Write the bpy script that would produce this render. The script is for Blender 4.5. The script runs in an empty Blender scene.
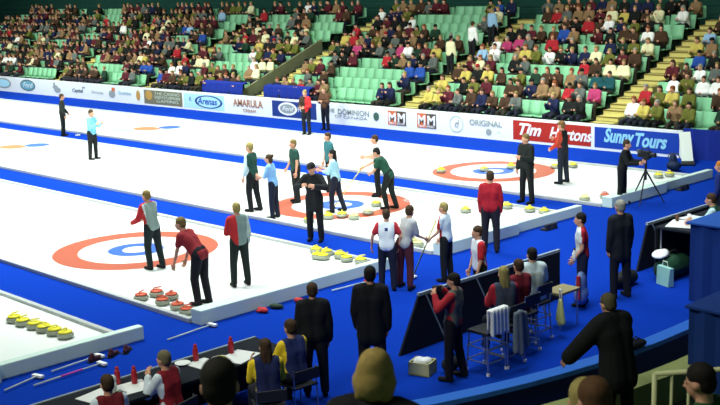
import bpy, bmesh, math, random
from mathutils import Vector, Matrix, Euler
random.seed(7)
scene = bpy.context.scene
COL = scene.collection
R = math.radians
V = Vector

# ------------------------------------------------------------------ camera
cd = bpy.data.cameras.new('camera'); cam = bpy.data.objects.new('camera', cd); COL.objects.link(cam)
CP = V((21.4447, -13.6408, 5.8501)); YAW, PIT, ROL, FPX = 2.37428, -0.195199, -0.033037, 1136.33
fw = V((math.cos(PIT)*math.cos(YAW), math.cos(PIT)*math.sin(YAW), math.sin(PIT)))
rt = V((math.sin(YAW), -math.cos(YAW), 0)); up = rt.cross(fw)
rt2 = rt*math.cos(ROL)+up*math.sin(ROL); up2 = -rt*math.sin(ROL)+up*math.cos(ROL)
mw = Matrix((rt2, up2, -fw)).transposed().to_4x4(); mw.translation = CP
cam.matrix_world = mw
cd.sensor_width = 36; cd.lens = FPX/720*36; cd.clip_end = 300
cd.dof.use_dof = True; cd.dof.focus_distance = 23.0; cd.dof.aperture_fstop = 4.0
scene.camera = cam

# ------------------------------------------------------------------ light and exposure
scene.view_settings.view_transform = 'Standard'; scene.view_settings.look = 'None'
scene.view_settings.gamma = 1.0; scene.view_settings.use_curve_mapping = False
scene.view_settings.exposure = 0.0
w = bpy.data.worlds.new('world'); scene.world = w; w.use_nodes = True
w.node_tree.nodes['Background'].inputs[0].default_value = (0.30, 0.55, 0.55, 1)
w.node_tree.nodes['Background'].inputs[1].default_value = 0.10
def area(name, loc, target, size, power, spread, col=(0.93, 1.0, 0.94)):
    l = bpy.data.lights.new(name, 'AREA'); l.shape = 'RECTANGLE'; l.size = size[0]; l.size_y = size[1]
    l.energy = power; l.spread = R(spread); l.color = col
    o = bpy.data.objects.new(name, l); COL.objects.link(o); o.location = loc
    d = V(target)-V(loc); o.rotation_euler = d.to_track_quat('-Z', 'Y').to_euler()
    return o
for i, x in enumerate((-34, -22, -11, -1)):                    # ceiling lamps over the ice
    for j, y in enumerate((-2.5, 5.5, 13.5)):
        area('ice_lamp', (x, y, 12), (x, y, 0), (7, 3.5), 900, 105)
for i, x in enumerate((-46, -34, -18, -2)):                    # lamps aimed at the far seats
    area('stand_lamp', (x, 13, 14), (x-2, 23, 2), (7, 3), 300, 80, (1.0, 1.0, 0.88))
for i, x in enumerate((-38, -22, -6, 8)):                      # lamps on the near truss, aimed across the ice at the boards
    area('truss_lamp', (x+4, -8, 12), (x-8, 17, 0), (6, 2), 400, 60)
area('apron_lamp', (9, 3, 12), (9, 3, 0), (3, 10), 420, 85, (0.85, 0.93, 1.0))
area('near_lamp', (12, -14, 13), (13, -6, 1), (5, 5), 420, 100, (1.0, 1.0, 0.85))

# ------------------------------------------------------------------ materials
MC = {}
def mat(name, col, rough=0.7, noise=0.0, scale=8, metal=0.0, spec=0.3):
    key = (name, tuple(col), rough, noise, scale, metal)
    if key in MC: return MC[key]
    m = bpy.data.materials.new(name); m.use_nodes = True; nt = m.node_tree; b = nt.nodes['Principled BSDF']
    b.inputs['Base Color'].default_value = (*col, 1); b.inputs['Roughness'].default_value = rough
    b.inputs['Metallic'].default_value = metal; b.inputs['Specular IOR Level'].default_value = spec
    if noise > 0:
        tc = nt.nodes.new('ShaderNodeTexCoord'); n = nt.nodes.new('ShaderNodeTexNoise'); n.inputs['Scale'].default_value = scale
        n.inputs['Detail'].default_value = 4
        mx = nt.nodes.new('ShaderNodeMix'); mx.data_type = 'RGBA'
        mx.inputs['A'].default_value = (*[c*(1-noise) for c in col], 1); mx.inputs['B'].default_value = (*[min(1, c*(1+noise)) for c in col], 1)
        nt.links.new(tc.outputs['Object'], n.inputs['Vector']); nt.links.new(n.outputs['Fac'], mx.inputs['Factor'])
        nt.links.new(mx.outputs['Result'], b.inputs['Base Color'])
    MC[key] = m; return m
def srgb(r, g, b): return tuple(((c/255)/12.92 if c/255 < .04045 else ((c/255+.055)/1.055)**2.4) for c in (r, g, b))

def ice_material():
    m = bpy.data.materials.new('painted_ice'); m.use_nodes = True; nt = m.node_tree; b = nt.nodes['Principled BSDF']
    L = nt.links; N = nt.nodes.new
    tc = N('ShaderNodeTexCoord'); sp = N('ShaderNodeSeparateXYZ'); L.new(tc.outputs['Object'], sp.inputs[0])
    cx = N('ShaderNodeCombineXYZ'); L.new(sp.outputs[0], cx.inputs[0]); L.new(sp.outputs[1], cx.inputs[1])
    ln = N('ShaderNodeVectorMath'); ln.operation = 'LENGTH'; L.new(cx.outputs[0], ln.inputs[0])
    mr = N('ShaderNodeMath'); mr.operation = 'DIVIDE'; mr.inputs[1].default_value = 2.0; L.new(ln.outputs['Value'], mr.inputs[0])
    r = N('ShaderNodeValToRGB'); r.color_ramp.interpolation = 'CONSTANT'
    el = r.color_ramp.elements; W = (0.86, 0.90, 0.88, 1); RED = (0.50, 0.13, 0.08, 1); BLU = (0.06, 0.15, 0.55, 1)
    el[0].position = 0; el[0].color = W; el[1].position = .30/2; el[1].color = BLU
    for p, c in ((.62/2, W), (1.28/2, RED), (1.83/2, W)):
        e = el.new(p); e.color = c
    L.new(mr.outputs[0], r.inputs[0])
    n = N('ShaderNodeTexNoise'); n.inputs['Scale'].default_value = 1.5; n.inputs['Detail'].default_value = 5; L.new(tc.outputs['Object'], n.inputs['Vector'])
    mx = N('ShaderNodeMix'); mx.data_type = 'RGBA'; mx.blend_type = 'MULTIPLY'; mx.inputs['Factor'].default_value = .12
    L.new(r.outputs[0], mx.inputs['A']); L.new(n.outputs['Color'], mx.inputs['B']); L.new(mx.outputs['Result'], b.inputs['Base Color'])
    b.inputs['Roughness'].default_value = .28; b.inputs['Specular IOR Level'].default_value = .35
    return m

# ------------------------------------------------------------------ mesh helpers
def new_obj(name, mesh, parent=None, loc=(0, 0, 0), rot=(0, 0, 0)):
    o = bpy.data.objects.new(name, mesh); COL.objects.link(o); o.location = loc; o.rotation_euler = rot
    if parent: o.parent = parent
    return o
class MB:
    """collects shapes into one mesh"""
    def __init__(s): s.v = []; s.f = []; s.m = []; s.mats = []
    def mi(s, m):
        if m is None: return 0
        if m not in s.mats: s.mats.append(m)
        return s.mats.index(m)
    def add(s, vs, fs, m=None):
        o = len(s.v); s.v += [tuple(v) for v in vs]; s.f += [tuple(i+o for i in f) for f in fs]; s.m += [s.mi(m)]*len(fs)
        return s
    def box(s, lo, hi, m=None, M=None):
        (a, b, c), (d, e, f) = lo, hi
        vs = [V(p) for p in ((a, b, c), (d, b, c), (d, e, c), (a, e, c), (a, b, f), (d, b, f), (d, e, f), (a, e, f))]
        if M: vs = [M @ v for v in vs]
        return s.add(vs, [(0, 3, 2, 1), (4, 5, 6, 7), (0, 1, 5, 4), (1, 2, 6, 5), (2, 3, 7, 6), (3, 0, 4, 7)], m)
    def bar(s, a, b, w, m=None, h=None):
        a, b = V(a), V(b); d = (b-a); q = d.to_track_quat('X', 'Z').to_matrix().to_4x4(); q.translation = a
        h = h or w
        return s.box((0, -w/2, -h/2), (d.length, w/2, h/2), m, q)
    def tube(s, pts, r, m=None, n=10, cap=True):
        pts = [V(p) for p in pts]; rs = r if isinstance(r, (list, tuple)) else [r]*len(pts)
        o = []; 
        for i, p in enumerate(pts):
            d = (pts[min(i+1, len(pts)-1)]-pts[max(i-1, 0)]).normalized()
            ax = V((0, 0, 1)) if abs(d.z) < .9 else V((1, 0, 0))
            u = d.cross(ax).normalized(); v = d.cross(u)
            o += [p+(u*math.cos(2*math.pi*k/n)+v*math.sin(2*math.pi*k/n))*rs[i] for k in range(n)]
        fs = [(i*n+k, i*n+(k+1) % n, (i+1)*n+(k+1) % n, (i+1)*n+k) for i in range(len(pts)-1) for k in range(n)]
        if cap: fs += [tuple(range(n)), tuple(reversed(range((len(pts)-1)*n, len(pts)*n)))]
        return s.add(o, fs, m)
    def lathe(s, prof, m=None, n=20, M=None):
        vs = []; 
        for r, z in prof: vs += [V((r*math.cos(2*math.pi*k/n), r*math.sin(2*math.pi*k/n), z)) for k in range(n)]
        if M: vs = [M @ v for v in vs]
        fs = [(i*n+k, i*n+(k+1) % n, (i+1)*n+(k+1) % n, (i+1)*n+k) for i in range(len(prof)-1) for k in range(n)]
        fs += [tuple(reversed(range(n))), tuple(range((len(prof)-1)*n, len(prof)*n))]
        return s.add(vs, fs, m)
    def cap(s, a, b, ra, rb, m=None, n=12):
        """tapered capsule"""
        a, b = V(a), V(b); d = b-a; l = d.length
        if l < 1e-5: d = V((0, 0, 1e-3)); l = 1e-3
        d = d.normalized(); pts = []; rs = []
        for t in (-88, -60, -30, 0): pts.append(a+d*ra*math.sin(R(t))); rs.append(ra*math.cos(R(t)))
        for t in (0, 30, 60, 88): pts.append(b+d*rb*math.sin(R(t))); rs.append(rb*math.cos(R(t)))
        ax = V((0, 0, 1)) if abs(d.z) < .9 else V((1, 0, 0)); u = d.cross(ax).normalized(); v = d.cross(u)
        o = []
        for p, r in zip(pts, rs): o += [p+(u*math.cos(2*math.pi*k/n)+v*math.sin(2*math.pi*k/n))*r for k in range(n)]
        L = len(pts)
        fs = [(i*n+k, i*n+(k+1) % n, (i+1)*n+(k+1) % n, (i+1)*n+k) for i in range(L-1) for k in range(n)]
        fs += [tuple(reversed(range(n))), tuple(range((L-1)*n, L*n))]
        return s.add(o, fs, m)
    def ell(s, c, r, m=None, M=None, n=14, k=9):
        vs = []; c = V(c)
        for i in range(k+1):
            t = math.pi*(i+.03)/(k+.06)
            for j in range(n):
                p = V((r[0]*math.sin(t)*math.cos(2*math.pi*j/n), r[1]*math.sin(t)*math.sin(2*math.pi*j/n), r[2]*math.cos(t)))
                vs.append(c+(M @ p if M else p))
        fs = [(i*n+j, (i+1)*n+j, (i+1)*n+(j+1) % n, i*n+(j+1) % n) for i in range(k) for j in range(n)]
        fs += [tuple(range(n)), tuple(reversed(range(k*n, k*n+n)))]
        return s.add(vs, fs, m)
    def mesh(s, name, smooth=False, bevel=0):
        me = bpy.data.meshes.new(name); me.from_pydata(s.v, [], s.f)
        bm = bmesh.new(); bm.from_mesh(me)
        for i, f in enumerate(bm.faces): f.material_index = s.m[i]; f.smooth = smooth
        bmesh.ops.recalc_face_normals(bm, faces=bm.faces)
        if bevel: bmesh.ops.bevel(bm, geom=bm.edges[:], offset=bevel, segments=2, affect='EDGES', profile=.6)
        bm.to_mesh(me); bm.free()
        for m in s.mats: me.materials.append(m)
        return me
    def build(s, name, parent=None, loc=(0, 0, 0), rot=(0, 0, 0), smooth=False, bevel=0):
        return new_obj(name, s.mesh(name, smooth, bevel), parent, loc, rot)
def tag(o, label=None, cat=None, group=None, kind=None):
    if label: o['label'] = label
    if cat: o['category'] = cat
    if group: o['group'] = group
    if kind: o['kind'] = kind
    return o
def empty(name, loc, rz=0, label=None, cat=None, group=None):
    o = bpy.data.objects.new(name, None); COL.objects.link(o); o.location = loc; o.rotation_euler = (0, 0, rz)
    return tag(o, label, cat, group)
def copy_tree(o, parent=None):
    c = o.copy(); COL.objects.link(c)
    if parent: c.parent = parent
    for ch in list(o.children): copy_tree(ch, c)
    return c
WORK = bpy.data.scenes.new('work')
def remesh(mb, voxel, smooth_it=3):
    me = mb.mesh('tmp'); o = bpy.data.objects.new('tmp', me); WORK.collection.objects.link(o)
    md = o.modifiers.new('r', 'REMESH'); md.mode = 'VOXEL'; md.voxel_size = voxel; md.use_smooth_shade = True
    sm = o.modifiers.new('s', 'SMOOTH'); sm.factor = .5; sm.iterations = smooth_it
    with bpy.context.temp_override(scene=WORK, view_layer=WORK.view_layers[0]):
        dg = bpy.context.evaluated_depsgraph_get(); out = bpy.data.meshes.new_from_object(o.evaluated_get(dg))
    bpy.data.objects.remove(o); bpy.data.meshes.remove(me)
    out.materials.clear()
    return out
def text_mesh(body, size, shear=0, spacing=1.0, bold=0.0, extrude=.004):
    c = bpy.data.curves.new('t', 'FONT'); c.body = body; c.size = size; c.extrude = extrude; c.shear = shear
    c.align_x = 'CENTER'; c.align_y = 'CENTER'; c.space_character = spacing; c.offset = bold
    o = bpy.data.objects.new('t', c); COL.objects.link(o)
    dg = bpy.context.evaluated_depsgraph_get(); me = bpy.data.meshes.new_from_object(o.evaluated_get(dg))
    bpy.data.objects.remove(o); me.name = 'lettering'
    return me

# ------------------------------------------------------------------ ground, ice, stands
M_CARPET = mat('blue_carpet', (.0035, .035, .34), 1.0, .10, 40, spec=.03)
M_FOAM = mat('white_foam', (.58, .74, .68), .7, .04)
M_BUMP = mat('grey_foam', (.42, .45, .45), .8, .05)
M_WHITE = mat('white_board', (.80, .85, .84), .5, .02)
M_BLACK = mat('black_cloth', srgb(20, 26, 36), .9, .2)
M_NAVY = mat('navy_drape', srgb(22, 58, 130), .9, .12, 12)
M_BLUE = mat('blue_drape', srgb(18, 44, 140), .9, .12, 6)
M_STEEL = mat('steel', (.55, .56, .58), .3, 0, metal=.9)
M_DARK = mat('dark_plastic', (.02, .022, .025), .5)
M_WALL = mat('dark_green_paint', srgb(22, 72, 62), .8, .2, 2)
M_TIER = mat('dark_concrete', srgb(48, 62, 50), .9, .25, 3)
M_STEP = mat('yellow_step_paint', srgb(205, 196, 120), .8, .15, 3)
M_NOSE = mat('brown_nosing', srgb(120, 105, 50), .8, .1)
M_RAILBLUE = mat('blue_cap', srgb(50, 120, 230), .5, .05)
M_OLIVE = mat('olive_ledge', srgb(150, 158, 96), .8, .15)
M_PAPER = mat('paper', (.82, .85, .82), .7, .05)
M_ICE = ice_material()

fl = MB(); fl.box((-62, -14, -.2), (13.75, 18.3, 0), M_CARPET); tag(fl.build('floor'), kind='structure')
HW, SP, EX = 2.494, 6.326, 5.52
for s, nm in ((-1, 'nearest'), (0, 'second'), (1, 'third'), (2, 'farthest')):
    o = MB().box((-41, -HW, -.02), (EX, HW, .02)).build('ice_sheet', loc=(0, s*SP, 0)); o.data.materials.append(M_ICE); tag(o, kind='structure')
    for sg in (-1, 1):
        b = MB().box((-41, sg*HW-.05, 0), (EX, sg*HW+.05, .085), M_BUMP).build('ice_edging', loc=(0, s*SP, 0), bevel=.015)
        tag(b, kind='structure')
    wh = {'nearest': 'nearest', 'second': 'second nearest', 'third': 'third nearest', 'farthest': 'farthest'}[nm]
    a = MB().box((0, -HW, 0), (.30, .1, .27), M_FOAM).build('end_bumper', loc=(EX, s*SP, 0), bevel=.02)
    tag(a, 'thick white foam end bumper, near half of the %s ice sheet' % wh, 'bumper', 'foam end bumpers')
    a = MB().box((0, .12, 0), (.17, HW+.25, .24), M_FOAM).build('end_bumper', loc=(EX, s*SP, 0), bevel=.02)
    tag(a, 'thin white foam end bumper, far half of the %s ice sheet' % wh, 'bumper', 'foam end bumpers')

# advertising boards, face at y = 17.88
YB = 17.88; HB = .86
M_TXT = {k: mat('print_'+k, v, .6) for k, v in dict(grey=srgb(150, 160, 158), dgrey=srgb(90, 110, 112), teal=srgb(110, 170, 185), brown=srgb(170, 125, 95), blue=srgb(25, 75, 165), navy=srgb(35, 60, 130),
    white=(.85, .88, .88), red=srgb(178, 44, 30), orange=srgb(205, 110, 70), dbrown=srgb(85, 72, 62), gold=srgb(190, 150, 75), obrown=srgb(120, 118, 90), lblue=srgb(175, 225, 240), green=srgb(70, 100, 85), palegreen=srgb(185, 205, 190), pblue=srgb(22, 66, 170), cyan=srgb(150, 215, 235)).items()}
def board(x0, x1, label, face=None, frame=False, cat='advertising board'):
    xc = (x0+x1)/2; e = empty('advertising_board', (xc, YB, 0), 0, label, cat, 'advertising boards along the far side')
    MB().box((-(x1-x0)/2, 0, 0), ((x1-x0)/2, .12, HB), M_WHITE).build('board_panel', e)
    if face: MB().box((-(x1-x0)/2+.07, -.006, .09), ((x1-x0)/2-.07, .0, HB-.09), face).build('printed_panel', e)
    e['xc'] = xc; del e['xc']
    return e, xc
def lettering(e, xc, x, z, body, size, m, shear=0, width=None, bold=0, d=.012, rot=0, sy=1):
    me = text_mesh(body, size, shear, 1, bold)
    if width:
        xs = [v.co.x for v in me.vertices]; k = width/(max(xs)-min(xs))
        for v in me.vertices: v.co.x *= k; v.co.y *= sy
    me.materials.clear(); me.materials.append(m)
    return new_obj('lettering', me, e, (x-xc, -d, z), (R(90), rot, 0))
def disc(e, xc, x, z, rx, rz, m, name='logo', d=.008, inner=None):
    b = MB(); n = 28
    o = [(rx*math.cos(2*math.pi*k/n), 0, rz*math.sin(2*math.pi*k/n)) for k in range(n)]
    if inner:
        i = [(p[0]*inner, 0, p[2]*inner) for p in o]; vs = o+i; fs = [(k, (k+1) % n, n+(k+1) % n, n+k) for k in range(n)]
    else: vs = o; fs = [tuple(range(n))]
    vs2 = [(p[0], -.004, p[2]) for p in vs]; N = len(vs)
    allf = fs+[tuple(q+N for q in reversed(f)) for f in fs]
    b.add([*vs, *vs2], allf, m)
    return b.build(name, e, (x-xc, -d, z))
def rect(e, xc, x0, x1, z0, z1, m, name='printed_block', d=.010):
    return MB().box((x0-xc, -d-.004, z0), (x1-xc, -d+.004, z1), m).build(name, e)
T = M_TXT
e, c = board(-46, -39.5, 'white advertising board with pale grey oval emblem at its far end'); disc(e, c, -41.0, .48, .95, .30, T['grey']); disc(e, c, -41.0, .48, .8, .22, T['lblue'], d=.012)
e, c = board(-39.5, -36.2, 'white advertising board with dark teal oval and white script'); disc(e, c, -38.1, .47, .86, .32, T['dgrey']); disc(e, c, -38.1, .47, .76, .25, T['teal'], d=.012); lettering(e, c, -38.1, .47, 'Ford', .42, T['white'], .3, 1.1, d=.018)
e, c = board(-36.2, -34.0, 'white advertising board with small grey crest'); disc(e, c, -35.0, .50, .28, .12, T['grey']); disc(e, c, -34.8, .36, .35, .15, T['grey'], d=.011); rect(e, c, -35.2, -35.0, .55, .75, T['grey'], 'logo')
e, c = board(-34.0, -31.6, 'white advertising board with short dark grey word'); lettering(e, c, -32.7, .42, 'Capital', .26, T['dgrey'], .2, 1.1, .004); rect(e, c, -32.2, -31.9, .58, .66, T['grey'], 'logo')
e, c = board(-31.6, -29.9, 'white advertising board with faint brown word'); lettering(e, c, -30.7, .42, 'Strauss', .2, T['grey'], 0, 1.1)
e, c = board(-29.9, -27.3, 'white advertising board with red and grey mark beside teal word'); disc(e, c, -29.3, .40, .3, .2, T['grey']); rect(e, c, -29.3, -29.0, .55, .74, T['orange'], 'logo'); lettering(e, c, -28.1, .50, 'Scotties', .24, T['teal'], 0, 1.15)
e, c = board(-27.3, -26.45, 'narrow white advertising board with golden grey mark'); disc(e, c, -26.9, .45, .18, .26, T['gold'])
e, c = board(-26.45, -23.1, 'dark olive brown advertising board with gold end and pale striped lettering', T['obrown']); disc(e, c, -25.95, .52, .3, .24, T['gold'])
for i, z in enumerate((.62, .44, .26)): lettering(e, c, -24.4, z, ('THE CASINO', 'SASKATCHEWAN', 'GAMING')[i], .2, T['palegreen'], 0, 2.1-.3*(i == 2))
e, c = board(-23.1, -19.85, 'pale blue advertising board with dark blue word framed by an oval line', T['lblue']); disc(e, c, -21.1, .44, 1.05, .30, T['navy'], inner=.86); lettering(e, c, -21.2, .45, 'Arenas', .42, T['blue'], .2, 1.5, .006); lettering(e, c, -22.5, .5, 'K', .3, T['blue'])
e, c = board(-19.85, -16.6, 'white advertising board with brown lettering above a curved brown line'); lettering(e, c, -18.2, .52, 'AMARULA', .44, T['brown'], 0, 2.1, .012); lettering(e, c, -18.1, .2, 'CREAM', .2, T['brown'], 0, .9)
e, c = board(-16.6, -13.6, 'dark blue advertising board with white oval and white block', T['navy']); disc(e, c, -15.5, .45, .62, .28, T['white']); disc(e, c, -15.5, .45, .50, .2, T['grey'], d=.012); lettering(e, c, -15.5, .45, 'Ford', .26, T['white'], .3, .7, d=.018); lettering(e, c, -14.45, .45, 'FORD', .3, T['white'], 0, .75)
e, c = board(-13.6, -9.8, 'white advertising board with pale grey two line lettering and dark green crest'); lettering(e, c, -12.85, .55, 'THE', .22, T['grey'], 0, .6, .006); lettering(e, c, -11.45, .53, 'DOMINION', .30, T['grey'], 0, 1.8, .004); lettering(e, c, -11.6, .33, 'OF CANADA', .16, T['grey'], 0, 1.9); disc(e, c, -10.15, .46, .16, .17, T['green'])
for x0, nm in ((-9.8, 'farther from the red board'), (-8.2, 'nearer to the red board')):
    o = 0.3 if x0 == -9.8 else .25
    e, c = board(x0, x0+1.6, 'white advertising board with orange and brown M squares, the one %s' % nm)
    rect(e, c, x0+o, x0+o+.48, .19, .74, T['orange']); rect(e, c, x0+o+.48, x0+o+.97, .19, .74, T['dbrown'])
    for q in (0, 1): lettering(e, c, x0+o+.24+.49*q, .47, 'M', .5, T['white'], 0, .38, .012, d=.018)
    lettering(e, c, x0+o+.49, .25, 'MEAT SHOPS', .1, T['white'], 0, .8, d=.018)
e, c = board(-6.6, -5.45, 'white advertising board with thin grey ring emblem'); disc(e, c, -5.98, .45, .34, .31, T['palegreen'], inner=.88); lettering(e, c, -5.98, .45, 'd', .4, T['grey'], .2)
e, c = board(-5.45, -3.42, 'white advertising board with grey capitals over a small grey drop'); lettering(e, c, -4.6, .56, 'ORIGINAL', .28, T['grey'], 0, 1.5, .006); disc(e, c, -4.45, .26, .13, .12, T['grey']); lettering(e, c, -4.0, .28, '16', .16, T['palegreen'])
e, c = board(-3.42, -.02, 'red advertising board with white script lettering', T['red']); lettering(e, c, -2.68, .46, 'Tim', .56, T['white'], .35, .95, .018); lettering(e, c, -.95, .42, 'Hortons', .56, T['white'], .35, 1.75, .014)
e, c = board(-.02, 3.25, 'blue advertising board with pale blue slanted script at the board line end', T['pblue']); lettering(e, c, .95, .50, 'Sunny', .62, T['cyan'], .3, 1.15, .02, rot=R(0)); lettering(e, c, 2.12, .44, "Tours", .60, T['cyan'], .3, 1.15, .02)
# drape wall beyond the boards, leaning panel
b = MB(); n = 60; x0, x1 = 3.25, 14
vs = []; 
for i in range(n+1):
    x = x0+(x1-x0)*i/n; y = 17.98+.03*math.sin(i*2.1)
    vs += [(x, y, 0), (x, y, .93), (x, y+.08, .93), (x, y+.08, 0)]
fs = [(i*4+k, (i+1)*4+k, (i+1)*4+(k+1) % 4, i*4+(k+1) % 4) for i in range(n) for k in range(4)]+[(0, 1, 2, 3), tuple(n*4+k for k in (3, 2, 1, 0))]
b.add(vs, fs, M_BLUE); tag(b.build('wall_drape'), kind='structure')
lp = empty('leaning_panel', (4.1, 16.8, 0), 0, 'pale grey panel leaning by the far end of the blue board', 'panel')
MB().bar((0, 0, .03), (-.62, .85, .86), .34, mat('pale_panel', (.62, .68, .64), .6), .05).build('panel', lp); MB().bar((.03, -.04, .02), (-.04, .06, .1), .38, M_DARK, .08).build('rubber_foot', lp)
db = empty('equipment_bag', (4.25, 15.75, 0), .4, 'dark navy bag slumped on carpet at end of the boards', 'bag')
me = remesh(MB().ell((0, 0, .16), (.22, .18, .15)).ell((-.03, 0, .34), (.12, .11, .2)), .03); me.materials.append(mat('navy_nylon', srgb(20, 38, 70), .7, .2)); new_obj('body', me, db); MB().tube([(-.2, 0, .36), (-.12, 0, .52), (.1, 0, .52), (.18, 0, .36)], .015, M_DARK).build('strap', db)

# far seating tiers
K = 10; X0, X1 = -80, 14
def tread(k): return .45+.34*k
def seatY(k): return 18.75+.85*k
b = MB(); b.box((X0, 18.2, 0), (X1, 18.34, .45), M_TIER)
for k in range(K): b.box((X0, 18.30+.85*k, 0), (X1, 19.15+.85*k, tread(k)), M_TIER)
b.box((X0, 18.30+.85*K, 0), (X1, 30, tread(K-1)+.05), M_TIER)
tag(b.build('seating_tiers'), kind='structure')
tag(MB().box((X0, 28.3, 3.4), (X1, 28.6, 9.5), M_WALL).build('wall_back'), kind='structure')
b = MB()
for z in (4.25, 4.55): b.tube([(X0, 27.1, z), (X1, 27.1, z)], .03, M_WALL)
for x in range(X0, X1, 2): b.tube([(x, 27.1, 3.5), (x, 27.1, 4.55)], .03, M_WALL)
tag(b.build('concourse_railing'), 'dark green pipe railing running behind the top row of far seats', 'railing')
AIS = [-54.3, -45.3, -36.3, -27.3, -18.3, -9.3, -.3, 8.7]
for i, ax in enumerate(AIS):
    b = MB()
    for k in range(K):
        for h in (0, 1):
            y0 = 18.30+.85*k+.425*h; z1 = tread(k)+.15+(.17 if h else 0)
            b.box((ax-.45, y0, z1-.32), (ax+.42, y0+.43, z1), M_STEP); b.box((ax-.46, y0-.01, z1-.035), (ax+.43, y0+.02, z1+.004), M_NOSE)
    tag(b.build('stairway'), kind='structure')
b = MB(); b.add([(x, y, z) for x in (-19.45, -19.33) for y, z in ((18.5, .45), (18.5, 1.0), (23.5, 3.0), (23.5, 2.4))], [(0, 1, 2, 3), (7, 6, 5, 4), (0, 4, 5, 1), (1, 5, 6, 2), (2, 6, 7, 3), (3, 7, 4, 0)], mat('grey_parapet', srgb(125, 130, 100), .8, .25, 2))
tag(b.build('stair_parapet'), kind='structure')

# the grandstand seats
M_SEAT = mat('green_seat_plastic', srgb(138, 205, 160), .45, .06, 3)
M_SEATB = mat('seat_bracket', srgb(30, 60, 45), .6)
def slab(mb, pts, w, t, m):
    """bent sheet following pts (y,z), width w along x"""
    n = len(pts); vs = []
    for y, z in pts: vs += [(-w/2, y, z), (w/2, y, z)]
    for i, (y, z) in enumerate(pts):
        a = pts[max(i-1, 0)]; c = pts[min(i+1, n-1)]; d = V((c[0]-a[0], c[1]-a[1])).normalized(); vs += [(-w/2, y+d.y*t, z-d.x*t), (w/2, y+d.y*t, z-d.x*t)]
    o = 2*n; fs = []
    for i in range(n-1):
        fs += [(2*i, 2*i+1, 2*i+3, 2*i+2), (o+2*i, o+2*i+2, o+2*i+3, o+2*i+1), (2*i, 2*i+2, o+2*i+2, o+2*i), (2*i+1, o+2*i+1, o+2*i+3, 2*i+3)]
    fs += [(0, o, o+1, 1), (2*n-2, 2*n-1, o+2*n-1, o+2*n-2)]
    mb.add(vs, fs, m)
def seat_meshes():
    a = MB(); slab(a, [(-.24, .40), (-.2, .43), (0, .40), (.2, .41)], .47, .03, M_SEAT)
    c = MB(); slab(c, [(.20, .38), (.23, .55), (.27, .70), (.31, .86), (.33, .90)], .525, .03, M_SEAT)
    d = MB(); d.box((-.04, -.05, 0), (.04, .2, .40), M_SEATB); d.box((-.2, .1, .34), (.2, .16, .4), M_SEATB)
    return a.mesh('seat_pan', True), c.mesh('backrest', True), d.mesh('bracket')
SM = seat_meshes()
def make_seat(loc, rz=0):
    e = empty('stadium_seat', loc, rz)
    for nme, me in zip(('seat_pan', 'backrest', 'bracket'), SM): new_obj(nme, me, e)
    return e
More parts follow.
